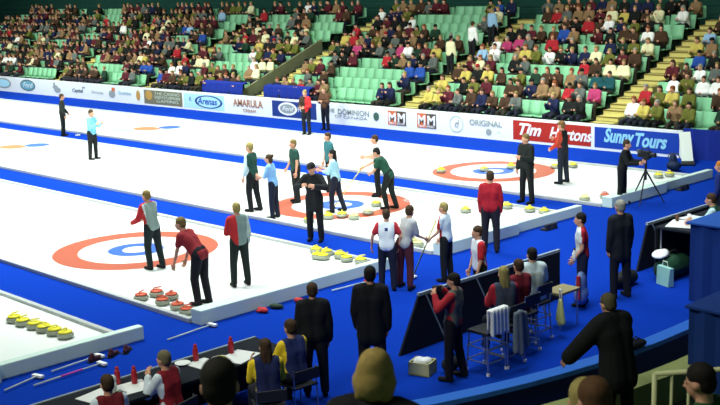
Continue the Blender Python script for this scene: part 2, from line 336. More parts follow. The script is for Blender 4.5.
# one number per seat from the leftmost stairs on: 0 empty, -1 out of view, 1.. jacket colour in the order of CODES
CODES = 'knmbogtwcryluped'
ROWS = [[-1, -1, -1, -1, -1, -1, -1, -1, -1, -1, -1, -1, -1, -1, 1, 2, 1, 0, 4, 16, 0, 3, 0, 0, 0, 0, 0, 0, 5, 4, 4, 1, 4, 4, 4, 16, 0, 0, 0, 3, 6, 0, 13, 3, 4, 4, 5, 1, 5, 4, 5, 3, 2, 4, 1, -1, 2, 7, 4, 10, 6, 3, 7, 0, 0, 0, 0, 0, 2, 2, 11, 11, 3, 6, 4, 2, 4, 4, 6, 0, 0, 2, 1, 1, 8, 11, 5, 7, 5, 0, 16, -1, -1, -1, -1, -1, -1, -1],
        [-1, -1, -1, -1, -1, -1, -1, -1, -1, -1, -1, -1, -1, 4, 4, 8, 8, 8, 1, 0, 4, 9, 4, 0, 1, 3, 6, 1, 4, 4, 0, 0, 0, 0, 0, 0, 0, 3, 1, 1, 13, 13, 8, 8, 2, 0, 0, 3, 5, 4, 4, 1, 0, 7, 9, -1, 0, 0, 6, 0, 4, 0, 0, 0, 0, 0, 0, 0, 0, 2, 11, 0, 1, 5, 3, 0, 4, 4, 2, 7, 7, 10, 6, 14, 10, 5, 11, 5, 0, 4, -1, -1, -1, -1, -1, -1, -1, -1],
        [-1, -1, -1, -1, -1, -1, -1, -1, -1, -1, 3, 2, 1, 4, 16, 4, 1, 4, 5, 7, 7, 2, 2, 5, 9, 1, 7, 6, 0, 0, 3, 7, 4, 3, 1, 4, 7, 9, 11, 3, 1, 4, 10, 1, 9, 9, 0, 0, 0, 0, 0, 0, 8, 9, 9, -1, 7, 5, 3, 4, 0, 0, 0, 0, 0, 0, 0, 0, 13, 13, 4, 11, 1, 11, 4, 0, 5, 16, 4, 4, 7, 6, 15, 15, 0, 8, 5, 8, 8, -1, -1, -1, -1, -1, -1, -1, -1, -1],
        [-1, -1, -1, -1, -1, -1, -1, 2, 2, 0, 0, 2, 4, 9, 1, 0, 5, 4, 1, 5, 4, 4, 16, 3, 1, 3, 2, 7, 1, 4, 2, 5, 1, 1, 3, 1, 1, 1, 2, 6, 1, 10, 3, 3, 4, 6, 0, 0, 0, 0, 8, 5, 2, 5, 2, -1, 0, 0, 6, 1, 3, 0, 0, 0, 10, 16, 7, 2, 1, 6, 3, 9, 3, 0, 1, 6, 0, 0, 0, 0, 10, 4, 9, 9, 3, 4, 8, 6, 0, -1, -1, -1, -1, -1, -1, -1, -1, -1],
        [-1, -1, -1, -1, 1, 1, 5, 7, 1, 1, 2, 16, 8, 7, 7, 9, 6, 0, 0, 0, 0, 2, 4, 16, 6, 2, 3, 4, 3, 4, 5, 5, 3, 3, 8, 1, 2, 6, 6, 1, 2, 9, 0, 0, 0, 0, 2, 16, 0, 11, 1, 1, 5, 5, 5, -1, 5, 16, 1, 14, 1, 1, 6, 6, 14, 8, 16, 3, 11, 0, 12, 8, 0, 7, 11, 5, 8, 1, 2, 2, 9, 5, 3, 4, 0, 13, 1, 1, -1, -1, -1, -1, -1, -1, -1, -1, -1, -1],
        [-1, 4, 5, 3, 3, 0, 4, 10, 1, 1, 1, 1, 5, 0, 5, 2, 6, 7, 7, 3, 4, 0, 0, 0, 0, 6, 2, 3, 6, 3, 1, 9, 4, 7, 2, 3, 0, 0, 0, 1, 4, 13, 7, 1, 5, 10, 3, 4, 9, 2, 6, 1, 9, 1, 6, -1, 11, 10, 7, 2, 5, 1, 6, 1, 7, 1, 0, 4, 16, 4, 8, 14, 14, 6, 0, 10, 0, 1, 0, 0, 2, 16, 5, 9, 11, 7, 4, -1, -1, -1, -1, -1, -1, -1, -1, -1, -1, -1],
        [0, 0, 0, 2, 4, 0, 4, 3, 3, 6, 4, 1, 6, 6, 16, 1, 7, 4, 6, 6, 0, 0, 1, 1, 4, 4, 1, 8, 4, 5, 11, 1, 9, 1, 4, 16, 13, 12, 0, 4, 4, 0, 0, 3, 16, 9, 3, 1, 4, 0, 0, 1, 9, 0, 0, -1, 10, 0, 4, 7, 2, 4, 3, 5, 4, 16, 0, 0, 0, 0, 1, 1, 3, 4, 4, 13, 7, 0, 3, 1, 4, 4, 8, 4, 12, 0, -1, -1, -1, -1, -1, -1, -1, -1, -1, -1, -1, -1],
        [4, 16, 5, 1, 7, 1, 3, 3, 2, 2, 0, 16, 4, 4, 1, 2, 7, 4, 4, 6, 0, 10, 0, 0, 0, 3, 5, 1, 10, 6, 2, 9, 5, 1, 7, 7, 3, 3, 1, 3, 0, 0, 4, 1, 0, 0, 0, 0, 6, 1, 7, 0, 0, 0, 0, -1, 0, 1, 3, 1, 1, 8, 0, 0, 0, 0, 0, 0, 0, 6, 0, 0, 0, 0, 4, 1, 10, 4, 8, 2, 5, 1, 0, 0, 4, -1, -1, -1, -1, -1, -1, -1, -1, -1, -1, -1, -1, -1],
        [0, 0, 0, 0, 1, 0, 3, 2, 3, 1, 7, 4, 16, 4, 1, 0, 0, 5, 0, 0, 0, 0, 0, 1, 6, 1, 5, 1, 1, 1, 16, 5, 4, 5, 6, 6, 1, 0, 12, 0, 0, 0, 10, 0, 0, 0, 0, 6, 4, 16, 0, 0, 0, 3, 4, -1, 8, 2, 2, 5, 0, 0, 0, 0, 0, 0, 0, 0, 5, 9, 0, 4, 10, 6, 7, 7, 3, 9, 11, 1, 4, 9, 0, 8, -1, -1, -1, -1, -1, -1, -1, -1, -1, -1, -1, -1, -1, -1],
        [0, 7, 2, 4, 7, 1, 3, 0, 0, 0, 4, 1, 4, 0, 0, 1, 0, 0, 0, 0, 7, 4, 3, 3, 6, 16, 2, 1, 1, 3, 2, 1, 3, 3, 1, 0, 16, 4, 5, 5, 16, 9, 1, 3, 16, 0, 1, 8, 2, 16, 3, 7, 3, 16, 3, -1, 5, 7, 7, 4, 6, 3, 3, 0, 0, 0, 0, 5, 13, 2, 6, 7, 4, 4, 3, 2, 7, 1, 2, 2, 16, 1, 1, 7, -1, -1, -1, -1, -1, -1, -1, -1, -1, -1, -1, -1, -1, -1]]
ORD = 'front second third fourth fifth sixth seventh eighth ninth top'.split()
NTH = 'first second third fourth fifth sixth seventh eighth ninth tenth eleventh twelfth thirteenth fourteenth'.split()
def seatX(bi, j): a, c = AIS[bi]+.95, AIS[bi+1]-.55; return a+(c-a)*(j+.5)/14
cells = []
for k, row in enumerate(ROWS):
    for idx, num in enumerate(row):
        if num < 0: continue
        ch = CODES[num-1] if num else '.'
        bi, j = divmod(idx, 14); x = seatX(bi, j); P = V((x, seatY(k), tread(k)))
        cells.append((k, bi, j, ch, P, (P-CP).length))
AN = ['farthest', 'leftmost', 'second', 'third', 'fourth', 'fifth', 'sixth']
def where(k, bi, j): return '%s row, %s seat right of the %s stairs' % (ORD[k], NTH[j], AN[bi])
emp = [c for c in cells if c[3] == '.']; occ = sorted([c for c in cells if c[3] != '.'], key=lambda c: c[5])
proto = None; stuffseats = []
indiv = emp+occ[:max(0, 300-len(emp))]
for k, bi, j, ch, P, d in indiv:
    if proto is None: s = proto = make_seat(P)
    else: s = copy_tree(proto); s.location = P
    tag(s, ('empty pale green seat, ' if ch == '.' else 'occupied green seat, ')+where(k, bi, j), 'seat', 'green seats in the far stands')
ids = {id(c) for c in indiv}
b = MB()
for c in cells:
    if id(c) in ids: continue
    p = c[4]
    b.box((p.x-.235, p.y-.24, p.z+.38), (p.x+.235, p.y+.2, p.z+.42), M_SEAT); b.box((p.x-.24, p.y+.22, p.z+.42), (p.x+.24, p.y+.27, p.z+.86), M_SEAT); b.box((p.x-.04, p.y-.05, p.z), (p.x+.04, p.y+.15, p.z+.38), M_SEATB)
tag(b.build('stadium_seats'), 'remaining green seats beneath spectators in the far stands', 'seats', kind='stuff')

# ------------------------------------------------------------------ people
SKIN = mat('skin', srgb(214, 160, 130), .6, .05, 20); M_EYE = mat('eye', (.02, .015, .012), .3); M_LIP = mat('lip', srgb(170, 90, 85), .6)
HAIRC = dict(blond=srgb(152, 138, 82), brown=srgb(66, 48, 30), black=srgb(22, 18, 16), grey=srgb(140, 140, 128), red=srgb(130, 70, 35), dblond=srgb(122, 104, 60))
def vec(t): return V(t).normalized()
STAND = dict(lean=3, arms=[((.05, .18, -1), (.25, .05, -1))]*2, legs=[((.06, .06, -1), (-.04, .03, -1)), ((-.02, .07, -1), (-.08, .02, -1))])
def pose_joints(ps, h):
    k = h/1.75; ps = {**STAND, **ps}
    legs = ps['legs']; L = []
    for sgn, (a, c) in zip((1, -1), legs):
        hip = V((0, sgn*.09, 0)); kn = hip+vec((a[0], sgn*a[1], a[2]))*.43; an = kn+vec((c[0], sgn*c[1], c[2]))*.42; L.append([hip, kn, an])
    hz = ps.get('hipz'); hz = (hz/k if hz else -min(l[2].z for l in L)+.08)
    for l in L:
        for i in range(3): l[i] = l[i]+V((0, 0, hz))
    le = R(ps['lean']); sl = R(ps.get('side', 0)); up_ = V((math.sin(le), math.sin(sl), math.cos(le))).normalized()
    p0 = V((0, 0, hz)); tw = R(ps.get('twist', 0)); side = V((-math.sin(tw), math.cos(tw), 0))
    fwd = side.cross(up_)
    J = dict(p0=p0+V((0, 0, .03)), waist=p0+up_*.17, chest=p0+up_*.34, sh=p0+up_*.455, neck=p0+up_*.52, up=up_, side=side, fwd=fwd, legs=L)
    hp, hy = R(ps.get('head', (0, 0))[0]+ps['lean']*.35), R(ps.get('head', (0, 0))[1])
    HM = Matrix.Rotation(hy, 3, 'Z') @ Matrix.Rotation(hp, 3, 'Y'); J['HM'] = HM
    J['head'] = J['neck']+(up_*.4+HM @ V((0, 0, 1))*.6).normalized()*.10+HM @ V((.02, 0, .035))
    A = []
    for sgn, (a, c) in zip((1, -1), ps['arms']):
        s0 = J['sh']+side*sgn*.165; el = s0+vec((a[0], sgn*a[1], a[2]))*.29; wr = el+vec((c[0], sgn*c[1], c[2]))*.25; A.append([s0, el, wr])
    J['arms'] = A; J['k'] = k
    return J
def S(k, p): return p*k
def build_body(J, vox, hands=True, fem=False):
    k = J['k']; b = MB(); f = .92 if fem else 1
    c = lambda a, d, ra, rb: b.cap(a*k, d*k, ra*k, rb*k)
    for sg in (1, -1):
        c(J['p0']+J['side']*.06*sg, J['waist']+J['side']*.05*sg, .105, .09); c(J['waist']+J['side']*.05*sg, J['chest']+J['side']*.075*sg, .09, .10*f)
        c(J['chest']+J['side']*.075*sg, J['sh']+J['side']*.10*sg, .10*f, .07)
    c(J['chest'], J['neck'], .1, .06); c(J['neck']-J['up']*.04, J['head']-J['HM'] @ V((.03, 0, .04)), .056, .055)
    for (s0, el, wr) in J['arms']:
        c(s0, el, .052*f, .04*f); c(el, wr, .040*f, .027*f)
    for (hp, kn, an) in J['legs']:
        c(hp, kn, .088, .056); c(kn, an, .056, .036); c(an-V((.02, 0, .03)), an+V((.15, 0, -.045)), .04, .03)
    H = J['HM']; h0 = J['head']
    el = lambda o, r: b.ell((h0+H @ V(o))*k, tuple(q*k for q in r), None, H)
    el((-.01, 0, .02), (.095, .075, .105)); el((.028, 0, -.045), (.062, .055, .065)); el((.05, 0, -.085), (.03, .03, .022))
    b.cap((h0+H @ V((.085, 0, .0)))*k, (h0+H @ V((.106, 0, -.028)))*k, .011*k, .017*k)
    for sg in (1, -1): el((-.005, .078*sg, -.01), (.022, .012, .032))
    me = remesh(b, vox, 2)
    if hands or True:
        # five separate fingers on each hand, eyes and mouth, joined into the one body mesh
        x = MB(); x.mi(SKIN)
        for sgn, (s0, el_, wr) in zip((1, -1), J['arms']):
            d = (wr-el_).normalized(); n = (-J['side']*sgn-d*(-J['side']*sgn).dot(d)); n = n.normalized() if n.length > .2 else d.cross(V((0, 0, 1))).normalized()
            s = d.cross(n); s = s if s.dot(J['fwd']+V((0, 0, .3))) > 0 else -s
            w0 = wr*k; palm = w0+d*.05*k
            q = Matrix((d, s, n)).transposed(); x.ell(palm, (.055*k, .042*k, .018*k), SKIN, q, 10, 6)
            if hands:
                for i in range(4):
                    r0 = w0+(d*.088+s*(1.5-i)*.021)*k; ln = (.038, .043, .041, .033)[i]*k
                    p1 = r0+(d*.9+n*.35).normalized()*ln; p2 = p1+(d*.5+n*.8).normalized()*ln*.9
                    x.tube([r0-d*.02*k, r0, p1, p2], [.009*k, .0095*k, .0085*k, .006*k], SKIN, 6)
                r0 = w0+(d*.03+s*.03)*k; p1 = r0+(d*.6+s*.7+n*.2).normalized()*.04*k; p2 = p1+(d*.9+s*.1+n*.4).normalized()*.032*k
                x.tube([r0, p1, p2], [.012*k, .011*k, .008*k], SKIN, 6)
        for sg in (1, -1): x.ell((h0+H @ V((.078, .032*sg, .012)))*k, (.010*k, .013*k, .008*k), M_EYE, H, 8, 5)
        x.ell((h0+H @ V((.082, 0, -.062)))*k, (.010*k, .024*k, .008*k), M_LIP, H, 8, 5)
        xm = x.mesh('x', True); bm = bmesh.new(); bm.from_mesh(me)
        for f_ in bm.faces: f_.material_index = 0
        bm.from_mesh(xm); bm.to_mesh(me); bm.free(); bpy.data.meshes.remove(xm)
        me.materials.clear()
        for m in x.mats: me.materials.append(m)
    me.name = 'person_body'
    for p in me.polygons: p.use_smooth = True
    return me
def cloth_top(J, vox, off=.018, sleeve=1.0, hem=.0, fem=False):
    k = J['k']; b = MB(); f = .93 if fem else 1
    c = lambda a, d, ra, rb: b.cap(a*k, d*k, ra*k, rb*k)
    o = off
    for sg in (1, -1):
        bot = J['p0']-V((0, 0, hem))
        c(bot+J['side']*.065*sg, J['waist']+J['side']*.05*sg, .105+o*1.2, .095+o); c(J['waist']+J['side']*.05*sg, J['chest']+J['side']*.08*sg, .095+o, .105*f+o)
        c(J['chest']+J['side']*.08*sg, J['sh']+J['side']*.105*sg, .105*f+o, .072+o)
    c(J['chest'], J['neck']-J['up']*.04, .11, .06+o)
    for (s0, el, wr) in J['arms']:
        c(s0, el if sleeve >= .6 else s0+(el-s0)*sleeve*1.6, .056*f+o, .046*f+o)
        if sleeve >= .6: c(el, el+(wr-el)*(sleeve-.05), .046*f+o, .034*f+o)
    return remesh(b, vox, 2)
def cloth_bottom(J, vox, off=.016, skirt=False):
    k = J['k']; b = MB(); o = off
    c = lambda a, d, ra, rb: b.cap(a*k, d*k, ra*k, rb*k)
    for sg, (hp, kn, an) in zip((1, -1), J['legs']):
        c(J['p0']+J['side']*.06*sg+J['up']*.05, hp, .10+o, .095+o); c(hp, kn, .094+o, .062+o); c(kn, an+V((0, 0, .015)), .062+o, .05+o)
    return remesh(b, vox, 2)
def shoes_mesh(J, vox, which=(0, 1)):
    k = J['k']; b = MB()
    for q in which:
        hp, kn, an = J['legs'][q]
        b.cap((an-V((.035, 0, .035)))*k, (an+V((.155, 0, -.042)))*k, .046*k, .036*k); b.cap((an-V((.03, 0, .0)))*k, (an+V((.0, 0, .02)))*k, .045*k, .045*k)
    return remesh(b, vox, 1)
def hair_mesh(J, vox, style):
    k = J['k']; H = J['HM']; h0 = J['head']; b = MB()
    el = lambda o, r: b.ell((h0+H @ V(o))*k, tuple(q*k for q in r), None, H)
    el((-.022, 0, .048), (.100, .086, .092)); el((-.05, 0, .0), (.068, .080, .085))
    if style == 'cap': el((-.005, 0, .065), (.105, .088, .072)); el((.10, 0, .055), (.06, .065, .012))
    if style in ('long', 'pony', 'bun'): el((-.06, 0, -.02), (.06, .082, .10))
    if style == 'long': b.cap((h0+H @ V((-.06, .03, -.05)))*k, (h0+H @ V((-.075, .03, -.19)))*k, .06*k, .04*k); b.cap((h0+H @ V((-.06, -.03, -.05)))*k, (h0+H @ V((-.075, -.03, -.19)))*k, .06*k, .04*k)
    if style == 'bob': el((-.02, .03, .01), (.095, .065, .105)); el((-.02, -.03, .01), (.095, .065, .105)); el((-.07, 0, -.03), (.055, .085, .09)); b.cap((h0+H @ V((-.03, .075, -.02)))*k, (h0+H @ V((-.05, .07, -.11)))*k, .04*k, .02*k); b.cap((h0+H @ V((-.03, -.075, -.02)))*k, (h0+H @ V((-.05, -.07, -.13)))*k, .04*k, .02*k)
    if style == 'pony': b.cap((h0+H @ V((-.12, 0, .05)))*k, (h0+H @ V((-.17, 0, -.13)))*k, .035*k, .02*k)
    if style == 'bun': el((-.12, 0, .085), (.045, .045, .045))
    if style == 'bald': b = MB(); el((-.045, 0, -.005), (.072, .084, .07))
    return remesh(b, vox, 1)
def cm(c, name='cloth'): return mat(name, srgb(*c), .85, .14, 14)
def paint(me, rules, base):
    """rules: list of (test(co), material); clothing panels of different colours"""
    me.materials.clear(); me.materials.append(base); ms = []
    for t, m in rules:
        me.materials.append(m)
    for p in me.polygons:
        p.use_smooth = True; p.material_index = 0
        for i, (t, m) in enumerate(rules):
            if t(p.center): p.material_index = i+1
def person(loc, face, h, ps, label, top, bottom=(24, 26, 32), hair='brown', style='short', shoes=(18, 18, 20), sleeves=None, sleeve=1.0, panels=None, fem=False,
           coat=False, group=None, name='person', vox=.017, off=.018, haircol=None, nobottom=False):
    J = pose_joints(ps, h); me = build_body(J, vox, True, fem); o = new_obj(name, me, None, loc, (0, 0, R(face))); tag(o, label, 'person', group)
    t = cloth_top(J, vox*1.15, off, sleeve, .22 if coat else .02, fem); k = J['k']; rules = []
    if panels: rules += [(lambda co, fn=fn: fn(co/k, J), cm(c_)) for fn, c_ in panels]
    if sleeves:
        def onarm(co, J=J, k=k):
            q = co/k; v = q-J['sh']; return abs(v.dot(J['side'])) > .165 or (v.dot(J['fwd']) > .16) or any((q-a[1]).length < .09 or (q-a[2]).length < .09 for a in J['arms'])
        rules.insert(0, (onarm, cm(sleeves)))
    paint(t, rules, cm(top)); new_obj('coat' if coat else 'shirt', t, o)
    bt = cloth_bottom(J, vox*1.15); paint(bt, [], cm(bottom)); new_obj('trousers', bt, o)
    for q in (0, 1): sh = shoes_mesh(J, vox, (q,)); paint(sh, [], cm(shoes)); new_obj('shoe', sh, o)
    hm = hair_mesh(J, vox, style); paint(hm, [], mat('hair', haircol or HAIRC[hair], .8, .45, 22)); new_obj('cap' if style == 'cap' else 'hair', hm, o)
    return o, J
def hand(o, J, i):
    return o.matrix_world @ (J['arms'][i][2]*J['k']) if False else (Matrix.Translation(o.location) @ Euler(o.rotation_euler).to_matrix().to_4x4()) @ ((J['arms'][i][2]+(J['arms'][i][2]-J['arms'][i][1]).normalized()*.09)*J['k'])

# crowd prototypes
SIT = dict(lean=4, hipz=.50, legs=[((1, .12, -.05), (.05, .02, -1))]*2)
CP_ = [dict(SIT, arms=[((.35, .12, -1), (1, -.25, -.05))]*2, head=(4, 8)),
       dict(SIT, lean=14, arms=[((.6, .05, -1), (.8, -.35, .25))]*2, head=(-2, -14)),
       dict(SIT, lean=-4, arms=[((.25, .3, -1), (.7, -.9, .0))]*2, head=(8, 20)),
       dict(SIT, lean=8, arms=[((.5, .1, -.9), (.7, -.3, .7))]*2, head=(2, 0))]
JC = dict(k=(14, 20, 18), n=(20, 30, 66), m=(84, 24, 36), b=(66, 46, 30), o=(100, 104, 40), g=(92, 100, 96), t=(140, 112, 78), w=(240, 246, 240), c=(226, 224, 180), r=(170, 34, 44), y=(196, 180, 90), l=(150, 190, 224), u=(34, 76, 160), p=(180, 60, 110), e=(18, 76, 84), d=(22, 54, 38))
CN = dict(k='black', n='navy', m='maroon', b='brown', o='olive', g='grey', t='tan', w='white', c='cream', r='red', y='yellow', l='light blue', u='blue', p='pink', e='teal', d='dark green')
CJ = [pose_joints(p, 1.7) for p in CP_]
def dummy(me, m):
    me.materials.clear(); me.materials.append(m)
    for p in me.polygons: p.use_smooth = True; p.material_index = 0
    return me
base = cm((90, 90, 90))
CB = [build_body(J, .03, False) for J in CJ]; CT = [dummy(cloth_top(J, .034, .03, .95), base) for J in CJ]
CL = [dummy(cloth_bottom(J, .04), base) for J in CJ]; CS = [dummy(shoes_mesh(J, .035, (0,)), base) for J in CJ]; CS2 = [dummy(shoes_mesh(J, .035, (1,)), base) for J in CJ]
CH = [[dummy(hair_mesh(J, .026, st), base) for st in ('short', 'long', 'cap')] for J in CJ]
HC = ['brown', 'black', 'blond', 'grey', 'red', 'brown', 'dblond']
def spectator(loc, rz, ch, label, i, hs, hc, trs=(40, 40, 50), sc=1.0, name='person', group='spectators in the far stands'):
    o = new_obj(name, CB[i], None, loc, (0, 0, rz)); o.scale = (sc,)*3; tag(o, label, 'person', group)
    for nme, me, m in (('jacket', CT[i], cm(JC[ch])), ('trousers', CL[i], cm(trs)), ('shoe', CS[i], cm((30, 28, 26))), ('shoe', CS2[i], cm((30, 28, 26))), ('cap' if hs == 2 else 'hair', CH[i][hs], mat('hair', HAIRC[hc], .8, .25, 30) if hs < 2 else cm(JC['k' if ch != 'k' else 'r']))):
        c = new_obj(nme, me, o); c.material_slots[0].link = 'OBJECT'; c.material_slots[0].material = m
    return o
for k, bi, j, ch, P, d in occ[:300]:
    i = random.randrange(4); hs = random.choice((0, 0, 0, 1, 1, 2)); hc = random.choice(HC)
    spectator(P+V((random.uniform(-.04, .04), 0, 0)), R(-90+random.uniform(-14, 14)), ch, 'spectator in %s jacket, %s' % (CN[ch], where(k, bi, j)), i, hs, hc, random.choice(((24, 28, 44), (18, 18, 20), (50, 46, 38))), random.uniform(.95, 1.06))
# the rest of the crowd, farther off, as one object
bmr = bmesh.new(); slots = {}; mats = []
low = []
for J in CJ[:3]:
    low.append((build_body(J, .05, False), cloth_top(J, .055, .03, .95), cloth_bottom(J, .06), hair_mesh(J, .04, 'short')))
def sid(m):
    if m not in mats: mats.append(m)
    return mats.index(m)
for k, bi, j, ch, P, d in occ[300:]:
    q = random.choice(low); ma = (SKIN, cm(JC[ch]), cm((40, 40, 50)), mat('hair', HAIRC[random.choice(HC)], .8, .25, 30))
    M_ = Matrix.Translation(P) @ Matrix.Rotation(R(-90+random.uniform(-14, 14)), 4, 'Z')
    for me, m in zip(q, ma):
        nf = len(bmr.faces); nv = len(bmr.verts); bmr.from_mesh(me); bmr.verts.ensure_lookup_table(); bmr.faces.ensure_lookup_table()
        bmesh.ops.transform(bmr, matrix=M_, verts=bmr.verts[nv:]); ii = sid(m)
        for f in bmr.faces[nf:]: f.material_index = ii
me = bpy.data.meshes.new('crowd'); bmr.to_mesh(me); bmr.free()
for m in mats: me.materials.append(m)
tag(new_obj('crowd', me), 'distant seated crowd filling the far end of the stands', 'crowd', kind='stuff')

# stair walkers and drapes in the far stands
for i, (ax, y, z, ch, lab) in enumerate([(-9.3, 22.9, None, 'w', 'spectator in white jacket climbing the stairs among the middle seats'), (-9.4, 21.6, None, 'c', 'spectator in cream jacket climbing the middle stairs lower down'), (-9.3, 24.0, None, 'l', 'spectator in light blue jacket near the top of the middle stairs')]):
    k = (y-18.30)/.85; kk = int(k); z = tread(kk)+.15+(.17 if k-kk >= .5 else 0)
    person((ax, 18.30+.85*kk+.425*(1 if k-kk >= .5 else 0)+.2, z), 90, 1.68, dict(lean=6), lab, JC[ch], hair=HC[i], vox=.03)
for x0, x1, y0, y1, lab in [(-22.0, -19.0, 18.42, .0, 'blue cloth drape over empty front seats beside the fourth stairs'), (-17.5, -14.5, 18.42, 0, 'second blue cloth drape on the other side of the fourth stairs')]:
    b = MB(); n = 24; vs = []
    pts = [(18.24, .50), (18.22, .95), (18.26, 1.30), (18.5, 1.38), (18.62, 1.3)]
    for i in range(n+1):
        x = x0+(x1-x0)*i/n; wv = .035*math.sin(i*1.7)
        for (y, z) in pts: vs.append((x, y+wv, z))
        for (y, z) in reversed(pts): vs.append((x, y+wv+.03, z-.03))
    L = 10; fs = [(i*L+q, (i+1)*L+q, (i+1)*L+(q+1) % L, i*L+(q+1) % L) for i in range(n) for q in range(L)]+[tuple(range(L)), tuple(reversed(range(n*L, n*L+L)))]
    b.add(vs, fs, M_BLUE); tag(b.build('cloth_drape'), lab, 'drape', 'blue drapes above the boards')

# ------------------------------------------------------------------ curling stones
M_GRAN = mat('grey_granite', srgb(150, 156, 140), .3, .25, 60)
def stone_proto(col, nm):
    e = empty('curling_stone', (0, 0, 0))
    g = MB(); g.lathe([(.03, 0), (.075, .002), (.11, .014), (.138, .035), (.146, .057), (.138, .079), (.11, .1), (.075, .112), (.04, .114)], M_GRAN, 24); g.build('granite_body', e, smooth=True)
    hm = mat('handle_'+nm, col, .35)
    c = MB(); c.lathe([(.02, .108), (.118, .108), (.116, .122), (.08, .134), (.02, .138)], hm, 20); cdk = c.build('cap_disc', e, smooth=True)
    h = MB(); h.tube([(-.055, 0, .128), (-.06, 0, .155), (-.04, 0, .172), (.02, 0, .176), (.085, 0, .18), (.1, 0, .172)], [.014, .014, .014, .014, .012, .008], hm, 8); h.build('handle', cdk, smooth=True)
    return e
used = {}
STC = dict(yellow=srgb(235, 225, 50), red=srgb(205, 88, 60), pale=srgb(225, 225, 150))
def stone(x, y, c, label, group=None):
    if c not in used: e = used[c] = stone_proto(STC[c], c)
    else: e = copy_tree(used[c])
    e.location = (x, y, .02); e.rotation_euler = (0, 0, random.uniform(0, 6.28)); tag(e, label, 'curling stone', group or 'curling stones')
for i, (x, y) in enumerate([(3.06, -4.57), (3.38, -4.57), (3.71, -4.53), (4.01, -4.51), (4.32, -4.48), (4.62, -4.45)]):
    stone(x, y, 'yellow', 'yellow-handled stone, %s from the left in the row on the nearest sheet' % ('first second third fourth fifth last'.split()[i]), 'row of yellow-handled stones on the nearest sheet')
for i, (x, y) in enumerate([(3.64, -2.28), (3.65, -1.94), (4.22, -2.2), (4.05, -1.88), (4.70, -2.2), (5.08, -2.27)]):
    stone(x, y, 'red', 'red-handled stone in the sheet corner, ' + ['leftmost by the edging', 'farthest back of the cluster', 'centre front by the edging', 'centre back', 'second nearest the end bumper', 'touching the end bumper'][i], 'red-handled stones in the sheet corner')
for i, (x, y) in enumerate([(3.5, 2.30), (4.05, 2.0), (4.25, 2.31), (4.56, 2.2), (4.93, 2.26), (3.82, 2.31), (3.9, 1.98)]):
    stone(x, y, 'yellow', 'yellow-handled stone lined up by the blue strip, ' + ['leftmost', 'front row near the middle', 'back row centre', 'second from the end bumper side', 'closest to the end bumper', 'back row second', 'front row first'][i], 'yellow-handled stones beside the blue strip')
for i, (x, y, c) in enumerate([(1.02, 4.3, 'yellow'), (1.1, 4.88, 'yellow'), (1.23, 5.22, 'yellow'), (1.65, 5.23, 'pale'), (1.5, 5.86, 'pale'), (.95, 6.71, 'yellow'), (4.85, 4.08, 'pale'), (4.57, 4.2, 'pale'), (3.3, 7.51, 'yellow'), (3.82, 8.5, 'yellow'), (4.53, 8.5, 'yellow'), (4.97, 8.5, 'yellow')]):
    stone(x, y, c, ['yellow-handled stone beside the feet of the person in black coat', 'yellow-handled stone behind the person in black coat, first of two', 'yellow-handled stone by the feet of dark-haired light blue player', 'pale-handled stone on the near edge of the middle red ring', 'pale-handled stone lying inside the near red ring band', 'yellow-handled stone under the broom of the green-shirted sweeper', 'pale-handled stone near sheet edge beside the players in white', 'pale-handled stone just behind another at the sheet edge', 'lone yellow-handled stone behind the blonde player with long broom', 'yellow-handled stone beside the man in red jacket', 'yellow-handled stone in the middle by the far blue strip', 'yellow-handled stone nearest the third sheet end bumper'][i])
for i, (x, y, c) in enumerate([(-1.07, 11.5, 'yellow'), (-.19, 12.45, 'yellow'), (.19, 13.26, 'yellow'), (1.22, 14.08, 'yellow'), (1.61, 14.46, 'yellow'), (4.8, 10.45, 'pale'), (5.03, 11.03, 'red'), (4.56, 14.4, 'yellow'), (4.7, 14.75, 'yellow')]):
    stone(x, y, c, ['yellow-handled stone on the left edge of the farthest red ring', 'yellow-handled stone left of the farthest button', 'yellow-handled stone beside the dark coated man at the far ring', 'yellow-handled stone left of the player in red and black', 'yellow-handled stone right of the player in red and black', 'pale-handled stone near the corner of the farthest sheet', 'red-handled stone by the feet of the camera operator', 'yellow-handled stone behind the tripod by the farthest end bumper', 'yellow-handled stone rightmost on the farthest sheet'][i])

# logos set into the ice
def ice_logo(x, y, rx, ry, cols, lab, rot=0):
    e = empty('ice_emblem', (x, y, .0225), rot, lab, 'ice emblem')
    for i, (dx, dy, a, c_, m, inn) in enumerate(cols):
        b = MB(); n = 20; o = [(dx+a*math.cos(2*math.pi*k/n), dy+c_*math.sin(2*math.pi*k/n), 0) for k in range(n)]
        if inn: b.add(o+[(dx+(p[0]-dx)*inn, dy+(p[1]-dy)*inn, 0) for p in o], [(k, (k+1) % n, n+(k+1) % n, n+k) for k in range(n)], m)
        else: b.add(o, [tuple(range(n))], m)
        b.build('emblem_shape', e, (0, 0, .0015*i))
CO, CB_, CG = mat('ice_orange', srgb(205, 120, 80)), mat('ice_blue', srgb(60, 100, 190)), mat('ice_grey', srgb(150, 175, 172))
ice_logo(-18.0, 12.5, 1, 1, [(-.6, -.9, .5, .35, CG, 0), (-.2, 0, .7, .5, CO, 0), (.3, .8, .5, .45, CB_, 0)], 'orange and blue emblem set in the farthest ice sheet')
ice_logo(-18.2, 6.5, 1, 1, [(-.4, -.7, .5, .5, CO, 0), (0, 0, .6, .45, CO, 0), (.4, .8, .5, .45, CB_, 0)], 'orange and blue emblem in the third ice sheet near left frame edge')
ice_logo(1.4, 7.85, 1, 1, [(-.2, -.05, .28, .16, CG, .75), (.18, .05, .28, .16, CG, .75)], 'small grey double oval emblem behind the middle rings')
ice_logo(-3.8, 13.8, 1, 1, [(0, 0, .35, .2, CG, .6)], 'small grey emblem behind the farthest rings')
